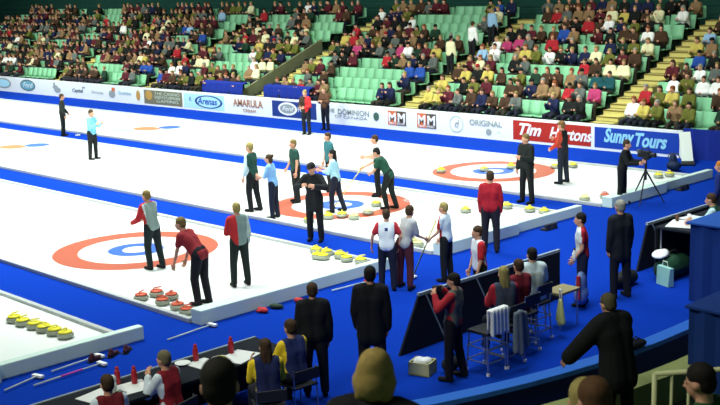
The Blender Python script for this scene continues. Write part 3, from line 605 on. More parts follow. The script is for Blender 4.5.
for x0, y0, x1, y1, lab in [(-5.4, .88, -5.06, 1.9, 'thin grey line of lettering in the second ice sheet'), (-5.7, 4.5, -5.3, 5.4, 'thin grey line of lettering in the third ice sheet'), (-4.5, 12.3, -3.7, 13.2, 'thin grey line of lettering in the farthest ice sheet')]:
    b = MB(); L = math.hypot(x1-x0, y1-y0)
    for i in range(7): b.box((L*i/7, -.04, 0), (L*(i+.7)/7, .04, .002), CG)
    tag(b.build('ice_lettering', None, (x0, y0, .0215), (0, 0, math.atan2(y1-y0, x1-x0))), lab, 'ice lettering')

# ------------------------------------------------------------------ brooms
M_SHAFT = mat('pale_shaft', srgb(190, 200, 190), .4); M_YEL = mat('broom_yellow', srgb(200, 195, 110), .5); M_PINK = mat('pink_grip', srgb(200, 70, 160), .5)
def broom(a, b_, label, head=(.85, .88, .85), shaft=None, grip=None):
    a, b_ = V(a), V(b_); e = empty('curling_broom', a, 0, label, 'broom'); d = b_-a; sh = shaft or M_SHAFT
    MB().tube([(0, 0, 0), tuple(d)], .014, sh, 8).build('shaft', e, smooth=True)
    if grip: MB().tube([tuple(d*.3), tuple(d*.62)], .018, grip, 8).build('grip', e, smooth=True)
    hd = MB(); q = V((d.x, d.y, 0)); q = q.normalized() if q.length > .05 else V((1, 0, 0)); s = V((-q.y, q.x, 0))
    Mh = Matrix((q, s, V((0, 0, 1)))).transposed().to_4x4()
    hd.box((-.035, -.10, -.02), (.035, .10, .015), mat('broom_head', head, .7), Mh); hd.box((-.03, -.09, -.034), (.03, .09, -.02), M_DARK, Mh); hd.build('broom_head', e)
    return e
broom((6.3, -4.78, .045), (6.38, -6.0, .04), 'white-headed broom with pink grip lying before the nearest bumper', grip=M_PINK)
broom((6.05, -5.75, .045), (6.24, -6.4, .04), 'short pale broom lying left of the pink-gripped one')
broom((5.93, -4.6, .045), (6.02, -5.5, .04), 'pale broom lying close against the nearest end bumper')
broom((6.1, 1.31, .045), (6.02, .42, .04), 'white broom with red end lying behind the two men in black', head=srgb(190, 40, 40))
broom((6.0, -2.4, .045), (6.1, -3.4, .04), 'pale broom lying in front of the second sheet bumper')
M_RED = mat('red_fabric', srgb(180, 40, 44), .7, .1)
def glove_pile(x, y, m, lab, s=1, cat='gloves', nm='gloves'):
    e = empty(nm, (x, y, 0), random.uniform(0, 3), lab, cat)
    me = remesh(MB().ell((0, 0, .05), (.11*s, .07*s, .05*s)).ell((.1*s, .03, .045), (.07*s, .05*s, .045*s)).cap((.0, .05*s, .04), (.04*s, .12*s, .04), .03*s, .025*s), .014); dummy(me, m); new_obj('cuff', me, e)
glove_pile(6.04, -1.27, M_RED, 'red gloves on the carpet before the second sheet bumper')
glove_pile(6.0, -.98, mat('dark_green_cloth', srgb(40, 60, 44), .8), 'dark green gloves against the second sheet bumper')
glove_pile(6.05, -.45, M_RED, 'red gloves by the step in the second sheet bumper')
for i, (x, y) in enumerate([(6.0, -4.72), (6.02, -4.40), (6.02, -4.14)]):
    e = empty('shoe', (x, y, 0), R(100+15*i), 'dark red shoe at the nearest bumper, ' + ['first of three', 'middle of three', 'last of three by the corner'][i], 'shoe', 'dark shoes by the nearest bumper')
    me = remesh(MB().cap((-.09, 0, .05), (.12, 0, .035), .045, .035).cap((-.08, 0, .05), (-.06, 0, .11), .043, .038), .012); dummy(me, cm((70, 34, 44))); new_obj('upper', me, e); MB().box((-.14, -.045, 0), (.16, .045, .02), M_DARK).build('sole', e)
for i, (x, y, lab) in enumerate([(6.0, 7.3, 'black rubber hack block under the third sheet bumper'), (5.95, 13.3, 'black rubber hack block under the farthest sheet bumper')]):
    b = MB(); b.box((-.09, -.22, 0), (.09, .22, .05), M_DARK); b.box((.02, -.2, .05), (.09, -.03, .14), M_DARK); b.box((.02, .03, .05), (.09, .2, .14), M_DARK); tag(b.build('rubber_block', None, (x, y, 0), bevel=.01), lab, 'block')

# ------------------------------------------------------------------ players and officials on the ice
AW, LF, RG, TO = 134, 226, 46, -44      # facing away from camera, to its left, right, towards it
BLK = (20, 24, 26); NVY = (24, 30, 50); RED = (176, 40, 46); WHT = (236, 242, 244); GRN = (34, 74, 64); LBL = (150, 200, 226); GRY = (132, 152, 148)
side_red = lambda co, J: (co-J['p0']).dot(J['side']) > .06
person((-19.41, 9.37, 0), 60, 1.74, dict(arms=[((.1, .35, -1), (.5, .1, -.7)), ((.1, .2, -1), (.2, .1, -1))]), 'person in dark clothes standing on the far blue strip holding a broom', (34, 42, 38), BLK, 'brown')
broom((-18.9, 9.7, .04), (-19.25, 9.75, 1.1), 'thin broom held by the distant person in dark clothes')
person((-12.71, 6.66, .02), 20, 1.76, dict(arms=[((.3, .2, -.8), (.7, -.3, .4))]*2), 'person in light blue shirt standing alone on the third ice sheet', (120, 190, 222), BLK, 'brown', sleeve=.9, fem=True)
person((1.85, -.76, .02), 190, 1.72, dict(lean=9, arms=[((.3, .25, -1), (.9, -.2, -.4)), ((.3, .1, -1), (1, -.1, -.3))], legs=[((.12, .05, -1), (-.1, 0, -1)), ((-.10, .05, -1), (-.22, 0, -1))]), 'player in red and white vest standing on the near rings', GRY, (22, 34, 36), 'dblond', sleeves=(205, 214, 212), panels=[(lambda co, J: (co-J['p0']-J['up']*(co-J['p0']).dot(J['up'])).dot(J['fwd']) > -.04, RED)])
person((4.83, -1.73, .02), 200, 1.70*1.06, dict(lean=38, arms=[((.25, .1, -1), (.35, -.05, -1))]*2, legs=[((.16, .06, -1), (-.12, 0, -1)), ((.02, .05, -1), (-.16, 0, -1))], head=(-6, 10)), 'blonde player in red top bending forward by the red-handled stones', (150, 44, 50), (28, 26, 34), 'dblond', sleeve=.35, fem=True)
person((4.34, -.44, .02), 165, 1.70, dict(lean=3, arms=[((.25, .18, -1), (.6, -.3, .3)), ((.0, .2, -1), (.2, .0, -1))], legs=[((.02, .10, -1), (-.05, .05, -1)), ((.02, .09, -1), (-.06, .05, -1))]), 'blond player in grey-green vest with red front seen from behind', (124, 146, 140), (24, 36, 34), 'blond', sleeves=(180, 196, 188), panels=[(lambda co, J: (co-J['p0']).dot(J['side']) > .055 or (co-J['p0']).dot(J['fwd']) > .06, RED)], sleeve=.95)
person((-1.18, 4.37, .02), 200, 1.84, dict(arms=[((.1, .15, -1), (.3, 0, -1))]*2, legs=[((.12, .05, -1), (-.08, 0, -1)), ((-.06, .05, -1), (-.2, 0, -1))]), 'blonde player in white and dark green shirt, leftmost of the middle group', (200, 226, 228), BLK, 'blond', sleeve=.7, fem=True, panels=[(lambda co, J: (co-J['p0']).dot(J['fwd']) < -.02, GRN)])
person((-.07, 4.13, .02), 210, 1.66, dict(lean=8, arms=[((.35, .2, -1), (.8, -.5, .1)), ((.3, .1, -1), (.9, -.1, -.2))]), 'player in light blue shirt with hair in a bun, hands in front', (128, 178, 226), NVY, 'brown', 'bun', sleeve=.55, fem=True)
person((-1.18, 5.84, .02), 250, 1.74, dict(arms=[((.05, .25, -1), (.2, .1, -1)), ((.1, .2, -1), (.5, -.3, -.6))]), 'blonde player in dark green shirt standing at the middle rings', GRN, BLK, 'dblond', sleeve=.35)
person((2.56, 3.14, 0), 300, 1.88, dict(lean=6, arms=[((.5, .6, -.7), (.7, -.8, .25)), ((.5, .6, -.7), (.7, -.8, .3))], head=(14, -10)), 'person in long black coat and dark cap standing on the blue strip', (18, 22, 26), (16, 18, 22), 'black', 'cap', coat=True)
person((.65, 5.59, .02), 215, 1.66, dict(lean=5, arms=[((.4, .15, -1), (.8, -.1, .2))]*2, legs=[((.24, .05, -1), (.02, 0, -1)), ((-.14, .05, -1), (-.3, 0, -1))]), 'black-haired player in pale blue shirt turned towards the others', (168, 216, 236), NVY, 'black', sleeve=.6, fem=True, style='long')
person((-1.6, 7.47, .02), 250, 1.70, dict(), 'brown-haired player in teal shirt partly hidden behind the middle group', (50, 110, 118), BLK, 'brown', sleeve=.4)
person((0.0, 7.73, .02), 230, 1.72, dict(lean=4, arms=[((.3, .15, -1), (.7, -.3, 0))]*2), 'player in white shirt behind the green-shirted sweeper', (212, 226, 220), BLK, 'brown', sleeve=.4, fem=True)
o, J = person((1.48, 6.67, .02), 205, 1.72, dict(lean=30, twist=10, arms=[((.5, .2, -1), (.6, -.5, -.4)), ((.9, .1, -.4), (.7, -.3, -.4))], legs=[((.3, .08, -1), (-.2, 0, -1)), ((-.02, .1, -1), (-.3, 0, -1))], head=(10, 0)), 'player in dark green shirt leaning over with a broom', (26, 72, 56), (18, 28, 28), 'black', sleeve=.4)
h0, h1 = hand(o, J, 0), hand(o, J, 1); d = (h0-h1); q = h0+d.normalized()*((h0.z-.06)/max(.05, -d.normalized().z)) if d.z < -.05 else h0+V((-.5, -.3, -h0.z+.06))
broom((h0.x-.75, h0.y-.55, .06), h1+(h1-V((h0.x-.75, h0.y-.55, .06))).normalized()*.25, 'pale broom held diagonally by the green-shirted player', shaft=M_YEL, head=(.03, .03, .03))
person((6.73, 1.22, 0), 130, 1.60, dict(arms=[((.0, .55, -1), (.35, .1, -.9)), ((.0, .5, -1), (.3, -.2, -.9))], lean=5), 'player in white shirt with red shoulders and dark emblem, seen from behind', (225, 236, 240), NVY, 'brown', 'short', sleeves=(190, 50, 60), sleeve=.4, fem=True, panels=[(lambda co, J: (co-J['p0']-J['up']*.36).dot(J['fwd']) < 0 and math.hypot((co-J['p0']).dot(J['side']), (co-J['p0']).dot(J['up'])-.34) < .04, (40, 60, 120))])
person((6.90, 1.52, 0), 100, 1.66, dict(lean=10, side=-8, arms=[((.3, .1, -1), (.9, .1, -.4))]*2, legs=[((.1, .1, -1), (-.02, .05, -1)), ((-.05, .12, -1), (-.2, .1, -1))], twist=-20), 'player in pale grey top with dark red trousers beside the white-shirted one', (176, 180, 180), (74, 30, 44), 'brown', sleeve=.5, fem=True)
o, J = person((7.17, 2.41, 0), 200, 1.60, dict(arms=[((.25, .15, -1), (.7, -.1, -.6)), ((.2, .15, -1), (.5, -.1, -.9))], lean=4), 'blonde player in white and red vest holding a long pale broom', (206, 224, 232), BLK, 'blond', sleeve=.4, fem=True, panels=[(lambda co, J: .02 < (co-J['p0']).dot(J['fwd']) < .10, RED)])
h0 = hand(o, J, 0); tip = V((6.55, 2.1, .04)); broom(tip, h0+(h0-tip).normalized()*.5, 'long pale broom held slanted by the blonde player', shaft=M_YEL)
person((6.34, 4.77, 0), 125, 1.80, dict(arms=[((-.02, .16, -1), (.12, -.05, -1))]*2), 'man in bright red jacket seen from behind at the third sheet end', (160, 24, 40), (30, 28, 38), 'brown')
person((3.72, 9.45, 0), -100, 1.85, dict(arms=[((.2, .3, -1), (.7, -.4, .2)), ((.0, .2, -1), (.3, 0, -1))], legs=[((.02, .13, -1), (-.03, .06, -1))]*2), 'man in black coat standing on the strip by the farthest rings', (24, 30, 28), (22, 24, 26), 'dblond', off=.03)
person((2.88, 12.18, .02), 190, 1.80, dict(arms=[((.2, .15, -1), (.7, -.2, -.5)), ((.25, .2, -1), (.5, -.2, .2))], legs=[((.02, .13, -1), (-.03, .08, -1)), ((-.02, .14, -1), (-.06, .08, -1))]), 'player in red shirt and black vest in front of the red board', (34, 34, 38), (26, 34, 48), 'brown', 'cap', sleeves=(200, 74, 50), haircol=srgb(120, 90, 50), panels=[(lambda co, J: (co-J['p0']).dot(J['fwd']) > .05, (190, 60, 40))])
person((-11.06, 15.0, 0), 290, 1.78, dict(arms=[((.15, .2, -1), (.7, -.4, -.1))]*2), 'person in black and red jacket standing against the white board', (58, 44, 34), (20, 24, 34), 'blond', panels=[(lambda co, J: (co-J['p0']).dot(J['side']) > .03, (196, 44, 50))])
person((-11.5, 16.4, 0), 280, 1.74, dict(arms=[((.15, .2, -1), (.7, -.4, .2))]*2), 'person in brown jacket beside the one in black and red', (92, 62, 44), (24, 26, 40), 'dblond')
o, J = person((5.72, 10.75, 0), 20, 1.70, dict(arms=[((.4, .15, -.9), (.9, -.1, .0))]*2, lean=10), 'camera operator in black behind a tripod at the farthest sheet end', (20, 24, 24), (18, 20, 22), 'brown')
tp = empty('camera_tripod', (6.12, 11.2, 0), R(20), 'black tripod at the corner of the farthest sheet', 'tripod')
MB().tube([(0, 0, .6), (0, 0, 1.13)], .03, M_DARK).build('centre_column', tp)
for a in (20, 150, 265): MB().tube([(0, 0, .85), (.48*math.cos(R(a)), .48*math.sin(R(a)), 0)], [.022, .014], M_DARK, 8).build('leg', tp)
MB().box((-.07, -.07, 1.11), (.07, .07, 1.17), M_DARK).build('tripod_head', tp); MB().tube([(-.05, -.02, 1.15), (-.4, -.12, 1.02)], .01, M_DARK).build('pan_handle', tp)
vc = empty('video_camera', (6.12, 11.2, 1.17), R(-10), 'black video camera mounted on the tripod', 'camera')
MB().box((-.22, -.07, 0), (.15, .07, .17), M_DARK).build('camera_body', vc, bevel=.01); Mr = Matrix.Rotation(R(90), 4, 'Y'); b = MB(); b.lathe([(.05, .14), (.055, .2), (.06, .3), (.05, .31)], M_DARK, 16, Matrix.Translation((0, 0, .09)) @ Mr); b.build('lens', vc); MB().box((-.2, -.12, .12), (-.1, -.07, .2), M_STEEL).build('viewfinder', vc)
MB().tube([(-.15, 0, .17), (-.12, 0, .23), (.08, 0, .23), (.1, 0, .17)], .012, M_DARK).build('carry_handle', vc)
person((9.1, 1.1, 0), 240, 1.63, dict(arms=[((.1, .15, -1), (.3, 0, -1))]*2), 'dark-haired player in white shirt with red shoulder behind the black barrier', (232, 238, 240), BLK, 'brown', sleeves=(196, 40, 50), sleeve=.5, panels=[(lambda co, J: (co-J['p0']).dot(J['fwd']) < -.07, (196, 40, 50))])
person((10.35, 3.55, 0), 160, 1.84, dict(lean=2, arms=[((-.02, .15, -1), (.15, 0, -1))]*2), 'grey-haired man in black suit walking past the bench', (18, 24, 34), (18, 22, 32), 'grey', coat=True, off=.026)
person((10.12, 2.7, 0), 215, 1.72, dict(arms=[((-.05, .2, -1), (.5, -.1, -.7)), ((.0, .15, -1), (.4, 0, -.9))]), 'dark-haired player in white shirt with red side panels and bare arms', (222, 232, 236), (34, 38, 66), 'black', sleeve=.35, panels=[(lambda co, J: (co-J['p0']).dot(J['fwd']) < -.0 and (co-J['p0']).dot(J['fwd']) > -.12, (178, 34, 48))])
# items carried by him
bg = empty('drink_bottle', (10.12, 2.45, .86), 0, 'white bottle held at hip height by the red-panelled player', 'bottle')
b = MB(); b.lathe([(.03, 0), (.038, .01), (.038, .14), (.02, .17), (.02, .2)], M_PAPER, 14); b.build('bottle_body', bg, smooth=True); MB().lathe([(.022, .2), (.022, .225)], M_DARK, 12).build('bottle_cap', bg)
tb = empty('clear_bag', (10.2, 2.55, 0), R(20), 'pale translucent bag with red item hanging below the red-panelled player', 'bag')
me = remesh(MB().ell((0, 0, .42), (.10, .17, .26)).ell((0, 0, .25), (.13, .18, .2)), .025); dummy(me, mat('pale_blue_plastic', srgb(110, 135, 190), .4, .3, 10)); new_obj('bag_body', me, tb)
MB().box((-.03, -.22, .2), (.03, -.16, .62), M_RED).build('red_strap', tb)

# ------------------------------------------------------------------ barriers, coaches' bench with high chairs
def barrier(x, y0, y1, ys, label):
    e = empty('banner_barrier', (x, 0, 0), 0, label, 'barrier')
    b = MB(); b.add([(-.02, ys, 0), (-.02, y1, 0), (-.02, y1, .88), (-.02, y0, .88), (.02, ys, 0), (.02, y1, 0), (.02, y1, .88), (.02, y0, .88)], [(0, 1, 2, 3), (7, 6, 5, 4), (0, 4, 5, 1), (1, 5, 6, 2), (2, 6, 7, 3), (3, 7, 4, 0)], M_BLACK); b.build('banner', e)
    MB().bar((0, y0, .9), (0, y1, .9), .05, mat('pale_rail', srgb(150, 165, 175), .5)).build('top_rail', e)
    y = y0+.15
    while y < y1:
        MB().tube([(.03, y, .88), (.5, y+.05, .02)], .014, mat('grey_strut', srgb(70, 84, 104), .5)).build('strut', e)
        y += 1.25
    return e
barrier(9.55, -.96, 2.79, -1.43, 'black banner barrier with pale top rail in front of the coaches')
barrier(9.62, 5.6, 8.2, 5.25, 'black banner barrier with pale top rail beside the blue booth')
def high_chair(x, y, rz, label):
    e = empty('high_chair', (x, y, 0), rz, label, 'chair', 'high metal chairs behind the barrier')
    b = MB(); b.box((-.2, -.2, .60), (.2, .2, .65), M_DARK); b.build('seat', e, bevel=.015)
    for sx in (1, -1):
        for sy in (1, -1):
            lg = MB().tube([(sx*.17, sy*.18, .61), (sx*.21, sy*.21, 0)], .014, M_STEEL, 8).build('leg', e)
            MB().lathe([(.026, 0), (.026, .04)], mat('white_foot', (.8, .82, .85), .3), 10, Matrix.Translation((sx*.21, sy*.21, 0))).build('foot_cap', lg)
    for z in (.18, .4):
        b = MB()
        for a, c in (((-.2, -.2), (.2, -.2)), ((.2, -.2), (.2, .2)), ((.2, .2), (-.2, .2)), ((-.2, .2), (-.2, -.2))): b.tube([(*a, z), (*c, z)], .010, M_STEEL, 6)
        b.build('footrest', e)
    for sy in (1, -1): MB().tube([(-.18, sy*.18, .62), (-.23, sy*.18, .96)], .013, M_STEEL, 8).build('back_post', e)
    MB().box((-.245, -.18, .78), (-.215, .18, .96), M_DARK).build('backrest', e, bevel=.01)
    return e
high_chair(10.98, -1.02, R(180), 'empty high metal chair beside the person taking a photo')
high_chair(10.99, -.57, R(180), 'high metal chair under the blonde person in grey and red')
high_chair(10.83, .02, R(180), 'high metal chair under the dark-haired person facing the ice')
high_chair(10.62, .62, R(180), 'high metal chair under the person in white shirt')
HS = dict(lean=5, hipz=.735, legs=[((.95, .15, -.35), (.05, .02, -1))]*2)
o, J = person((10.88, -1.65, 0), 200, 1.66, dict(arms=[((.5, .5, -.6), (.5, -.7, .9)), ((.5, .5, -.6), (.5, -.7, .9))], legs=[((.05, .09, -1), (.0, .04, -1)), ((-.08, .09, -1), (-.18, .04, -1))], lean=-5, head=(8, 0)), 'person in grey vest with red sleeves raising a camera to the face', (92, 98, 92), (16, 16, 22), 'black', sleeves=(166, 34, 46), panels=[(lambda co, J: (co-J['p0']).dot(J['up']) < .04 and (co-J['p0']).dot(J['side']) < .05, (190, 44, 60))])
hc_ = (hand(o, J, 0)+hand(o, J, 1))/2
pc = empty('photo_camera', (hc_.x, hc_.y, hc_.z), R(150), 'small black camera held before the face of the red-sleeved person', 'camera')
MB().box((-.03, -.065, -.04), (.03, .065, .04), M_DARK).build('camera_body', pc, bevel=.006); MB().lathe([(.03, .03), (.03, .08)], M_DARK, 12, Matrix.Rotation(R(90), 4, 'Y')).build('lens', pc)
person((10.99, -.57, 0), 150, 1.72, dict(HS, arms=[((.3, .25, -1), (.9, -.3, .1))]*2), 'blonde person in grey vest with red sleeves on a high chair', (60, 70, 88), (24, 26, 34), 'blond', 'long', sleeves=(160, 34, 46), fem=True)
person((10.83, .02, 0), 165, 1.66, dict(HS, arms=[((.3, .25, -1), (.6, -.3, .8)), ((.3, .25, -1), (.9, -.3, .3))]), 'dark-haired person in dark red jacket on a high chair between two others', (120, 30, 42), (24, 26, 34), 'brown')
person((10.62, .62, 0), 150, 1.74, dict(HS, arms=[((.3, .3, -1), (.9, -.4, .1))]*2), 'person in white shirt with faint print seated with back turned', (206, 226, 226), (20, 22, 28), 'black', off=.03, sleeve=.5, panels=[(lambda co, J: (co-J['p0']-J['up']*.3).dot(J['fwd']) < -.02 and abs((co-J['p0']).dot(J['side'])) < .11 and .3 < (co-J['p0']).dot(J['up']) < .36, (176, 190, 178))])
e = empty('draped_jacket', (11.205, -1.02, .78), 0, 'white jacket draped over the back of the empty high chair', 'jacket')
jb = MB().box((-.045, -.2, -.08), (-.02, .2, .22)).box((.02, -.2, -.14), (.05, .2, .22)).box((-.045, -.2, .2), (.05, .2, .235))
for q in range(5): jb.cap((.05, -.17+.085*q, .2), (.052, -.17+.085*q, -.15+.02*(q % 2)), .024, .030)
me = remesh(jb, .014, 2); dummy(me, M_PAPER); new_obj('cloth', me, e)
e = empty('grey_scarf', (11.33, -.72, 0), 0, 'long pale grey coat hanging from the blonde person\'s chair', 'coat'); e.name = 'hanging_coat'
me = remesh(MB().cap((-.02, .0, .86), (.0, -.02, .3), .04, .055).cap((-.0, .07, .88), (.03, .06, .26), .045, .06).cap((-.02, .14, .86), (0, .15, .3), .04, .055).cap((0, .2, .84), (.02, .23, .34), .035, .045), .016); dummy(me, mat('grey_wool', srgb(100, 112, 122), .9, .25, 14)); new_obj('cloth', me, e)
e = empty('shopping_bag', (10.9, .98, 0), R(60), 'pale yellow-green plastic bag hanging beside the white-shirted person', 'bag')
me = remesh(MB().cap((0, -.02, .6), (0, -.07, .26), .025, .05).cap((0, .02, .62), (0, .02, .22), .025, .055).cap((0, .05, .6), (0, .11, .27), .025, .045), .014); dummy(me, mat('yellow_plastic', srgb(196, 206, 130), .5, .2)); new_obj('bag_body', me, e)
MB().tube([(0, -.03, .62), (0, -.02, .8), (0, .05, .8), (0, .05, .62)], .01, M_PAPER, 6).build('handle', e)
bt = empty('small_table', (10.55, 1.5, 0), R(90), 'small tan-topped table between white-shirted person and red-panelled player', 'table')
MB().box((-.3, -.18, .60), (.26, .18, .64), mat('tan_wood', srgb(150, 140, 100), .6, .1)).build('table_top', bt)
for sx in (-.26, .22):
    for sy in (-.15, .15): MB().tube([(sx, sy, .6), (sx, sy, 0)], .015, M_STEEL, 8).build('leg', bt)
e = empty('cardboard_box', (10.35, -1.75, 0), R(20), 'open pale box of white tissue on the carpet by the barrier', 'box')
b = MB(); cbm = mat('box_board', srgb(196, 196, 140), .8, .1); b.box((-.17, -.15, 0), (.17, .15, .02), cbm); b.box((-.17, -.15, 0), (-.155, .15, .2), cbm); b.box((.155, -.15, 0), (.17, .15, .2), cbm); b.box((-.17, -.15, 0), (.17, -.135, .2), cbm); b.box((-.17, .135, 0), (.17, .15, .2), cbm); b.build('carton', e)
me = remesh(MB().ell((-.05, 0, .17), (.1, .12, .08)).ell((.06, .03, .18), (.08, .1, .07)).ell((0, -.06, .16), (.09, .06, .08)), .02); dummy(me, M_PAPER); new_obj('tissue', me, e)
e = empty('dark_bag', (10.62, -1.42, 0), 0, 'small black shoulder bag beside the open pale box', 'bag'); me = remesh(MB().ell((0, 0, .12), (.12, .17, .12)), .02); dummy(me, M_BLACK); new_obj('bag_body', me, e); MB().tube([(0, -.12, .18), (0, -.05, .3), (0, .05, .3), (0, .12, .18)], .01, M_DARK, 6).build('strap', e)

# ------------------------------------------------------------------ two men in black, bench table, seated coaches
person((9.83, -3.43, 0), 140, 1.70, dict(arms=[((-.03, .17, -1), (.12, 0, -1))]*2), 'man in black jacket with hands down, nearer the long table', (16, 20, 26), (18, 22, 34), 'brown', off=.034)
o, J = person((10.24, -2.69, 0), 130, 1.86, dict(arms=[((-.03, .17, -1), (.25, -.1, -1)), ((-.03, .17, -1), (.1, 0, -1))]), 'taller man in black coat holding white paper, nearer the barrier', (14, 18, 24), (16, 20, 30), 'black', coat=True, off=.03)
h0 = hand(o, J, 0); e = empty('paper_sheet', (h0.x, h0.y, h0.z-.02), R(40), 'narrow white paper held by the taller man in black coat', 'paper'); MB().box((-.01, -.1, -.15), (-.004, .06, .15), M_PAPER).build('sheet', e, (0, 0, 0), (R(15), 0, 0))
tt = empty('long_table', (8.9, -5.9, 0), 0, 'long black-draped bench table with pale front edge', 'table')
MB().box((0, -2.1, .71), (.78, 2.16, .75), M_BLACK).build('table_top', tt); MB().box((-.035, -2.1, .70), (.0, 2.16, .765), mat('pale_rail', srgb(150, 165, 175), .5)).build('front_edge', tt)
b = MB(); b.box((.0, -2.1, .02), (.02, 2.16, .71), M_BLACK); b.build('skirt', tt)
for y in (-1.9, 0, 1.95): MB().tube([(.6, y, .71), (.6, y, 0)], .02, M_STEEL).build('leg', tt)
def sheet(x, y, z, rz, w, l, lab):
    e = MB().box((-w/2, -l/2, 0), (w/2, l/2, .006), M_PAPER).build('paper_sheet', None, (x, y, z), (0, 0, rz)); tag(e, lab, 'paper', 'papers on the bench table')
sheet(9.25, -6.55, .751, .2, .42, .5, 'white paper nearest the person in dark red vest'); sheet(9.3, -6.1, .751, -.1, .4, .42, 'white paper under the two red bottles')
sheet(9.25, -4.95, .751, .1, .36, .35, 'white paper between the grey-haired coach and the plates'); sheet(9.4, -4.45, .751, .3, .4, .5, 'white paper before the coach in yellow and navy')
def bottle(x, y, c, lab):
    e = empty('drink_bottle', (x, y, .757), 0, lab, 'bottle', 'bottles on the bench table'); b = MB(); b.lathe([(.03, 0), (.04, .01), (.04, .12), (.036, .14), (.04, .16), (.022, .2)], c, 14); b.build('bottle_body', e, smooth=True); MB().lathe([(.022, .2), (.024, .205), (.024, .225), (.01, .24)], M_RED, 12).build('bottle_cap', e)
MR = mat('red_bottle', srgb(165, 28, 44), .35)
bottle(9.05, -6.18, MR, 'red drink bottle on the table, farther from the grey-haired coach'); bottle(9.2, -6.02, MR, 'red drink bottle nearer the grey-haired coach')
bottle(9.08, -4.95, MR, 'red drink bottle standing by the white plate'); bottle(9.2, -4.43, MR, 'red drink bottle between plates and yellow-sleeved coach')
for x, y, r_, lab in [(9.05, -5.05+.02, .11, 'small white plate at the table front edge'), (9.3, -4.7, .13, 'white plate with yellow food on the bench table')]:
    e = empty('plate', (x, y-(.12 if r_ < .12 else 0), .757), 0, lab, 'plate'); MB().lathe([(r_*.6, 0), (r_, .014), (r_, .02), (r_*.6, .008)], M_PAPER, 20).build('dish', e)
    if r_ > .12: me = remesh(MB().ell((0, 0, .03), (.06, .05, .03)).ell((.04, .03, .03), (.04, .04, .025)), .012); dummy(me, mat('yellow_food', srgb(220, 215, 80), .6)); new_obj('food', me, e)
e = empty('white_pouch', (9.28, -6.42, .757), 0, 'crumpled white pouch with green tag on the table', 'pouch'); me = remesh(MB().ell((0, 0, .09), (.09, .08, .1)).ell((.02, .02, .19), (.05, .05, .06)), .016); dummy(me, M_PAPER); new_obj('pouch_body', me, e); MB().box((.06, .02, .0), (.16, .06, .03), mat('green_tag', srgb(90, 140, 60), .5)).build('tag', e)
CS_ = dict(lean=8, hipz=.5, legs=[((1, .15, -.05), (.05, .02, -1))]*2)
def folding_chair(x, y, rz, lab):
    e = empty('folding_chair', (x, y, 0), rz, lab, 'chair', 'chairs at the bench table'); MB().box((-.22, -.21, .38), (.2, .21, .41), M_DARK).build('seat', e, bevel=.01); MB().box((-.27, -.2, .5), (-.24, .2, .66), M_DARK).build('backrest', e, bevel=.01)
    for sx in (.17, -.2):
        for sy in (.19, -.19): MB().tube([(sx, sy, .66 if sx < 0 else .4), (sx*1.1, sy, 0)], .012, M_STEEL, 8).build('leg', e)
CO_ = [(9.75, -5.83, 1.72, 'grey', dict(CS_, arms=[((.5, .2, -.8), (.3, -.5, 1)), ((.5, .1, -1), (1, -.3, .1))]), 'grey-haired coach in dark red vest and white sleeves resting chin on hand', dict(top=(140, 28, 40), sleeves=(214, 228, 236)), 195, 'chair of the grey-haired coach'),
       (9.98, -6.85, 1.72, 'brown', dict(CS_, arms=[((.4, .3, -1), (1, -.2, .1))]*2), 'brown-haired person in dark red vest and white sleeves, lowest at left', dict(top=(110, 26, 34), sleeves=(214, 228, 236)), 170, 'chair of the brown-haired person in dark red vest'),
       (10.35, -4.72, 1.70, 'brown', dict(CS_, arms=[((.4, .2, -1), (.7, -.2, .9)), ((.4, .2, -1), (1, -.3, .1))]), 'long-haired coach in navy and yellow jacket at the bench', dict(top=(30, 40, 84), sleeves=(240, 208, 40), style='long', fem=True), 150, 'chair of the long-haired coach'),
       (10.05, -3.98, 1.78, 'brown', dict(CS_, arms=[((.5, .2, -1), (.9, -.2, -.1))]*2), 'short-haired coach in navy jacket with yellow shoulders', dict(top=(34, 48, 100), sleeves=(240, 208, 44)), 175, 'chair of the yellow-shouldered coach')]
for x, y, h, hr, ps, lab, kw, fc, cl in CO_:
    person((x, y, 0), fc, h, ps, lab, bottom=(26, 28, 40), hair=hr, haircol=srgb(110, 104, 76) if hr == 'grey' else None, **kw); folding_chair(x, y, R(fc), cl)

# ------------------------------------------------------------------ blue booth, writers, bags
bo = empty('draped_booth', (11.4, 4.13, 0), 0, 'tall booth hung with dark blue drapes by the boards', 'booth')
b = MB(); n = 90; per = []
def wavy(p, q, n_, nrm):
    for i in range(n_): t = i/n_; per.append((p[0]+(q[0]-p[0])*t+nrm[0]*.035*math.sin(i*1.25), p[1]+(q[1]-p[1])*t+nrm[1]*.035*math.sin(i*1.25)))
wavy((0, 0), (1.1, 0), 16, (0, 1)); wavy((1.1, 0), (1.1, 4.9), 70, (1, 0)); wavy((1.1, 4.9), (0, 4.9), 16, (0, 1)); wavy((0, 4.9), (0, 0), 70, (1, 0))
n = len(per); b.add([(x, y, 0) for x, y in per]+[(x, y, 1.40) for x, y in per], [(k, (k+1) % n, n+(k+1) % n, n+k) for k in range(n)]+[tuple(range(n, 2*n))], M_NAVY); b.build('drape', bo)
MB().box((-.06, -.06, 1.40), (1.16, 4.96, 1.44), mat('blue_top', srgb(30, 80, 160), .7, .08)).build('booth_top', bo, bevel=.01)
dt = empty('writing_table', (10.15, 5.35, 0), 0, 'dark table holding papers between barrier and blue booth', 'table')
MB().box((-.2, 0, .9), (.75, 2.6, .94), M_BLACK).build('table_top', dt); MB().box((-.2, 0, .1), (-.17, 2.6, .9), M_BLACK).build('skirt', dt)
for x_ in (-.12, .68):
    for y_ in (.1, 2.5): MB().tube([(x_, y_, .9), (x_, y_, 0)], .02, M_STEEL).build('leg', dt)
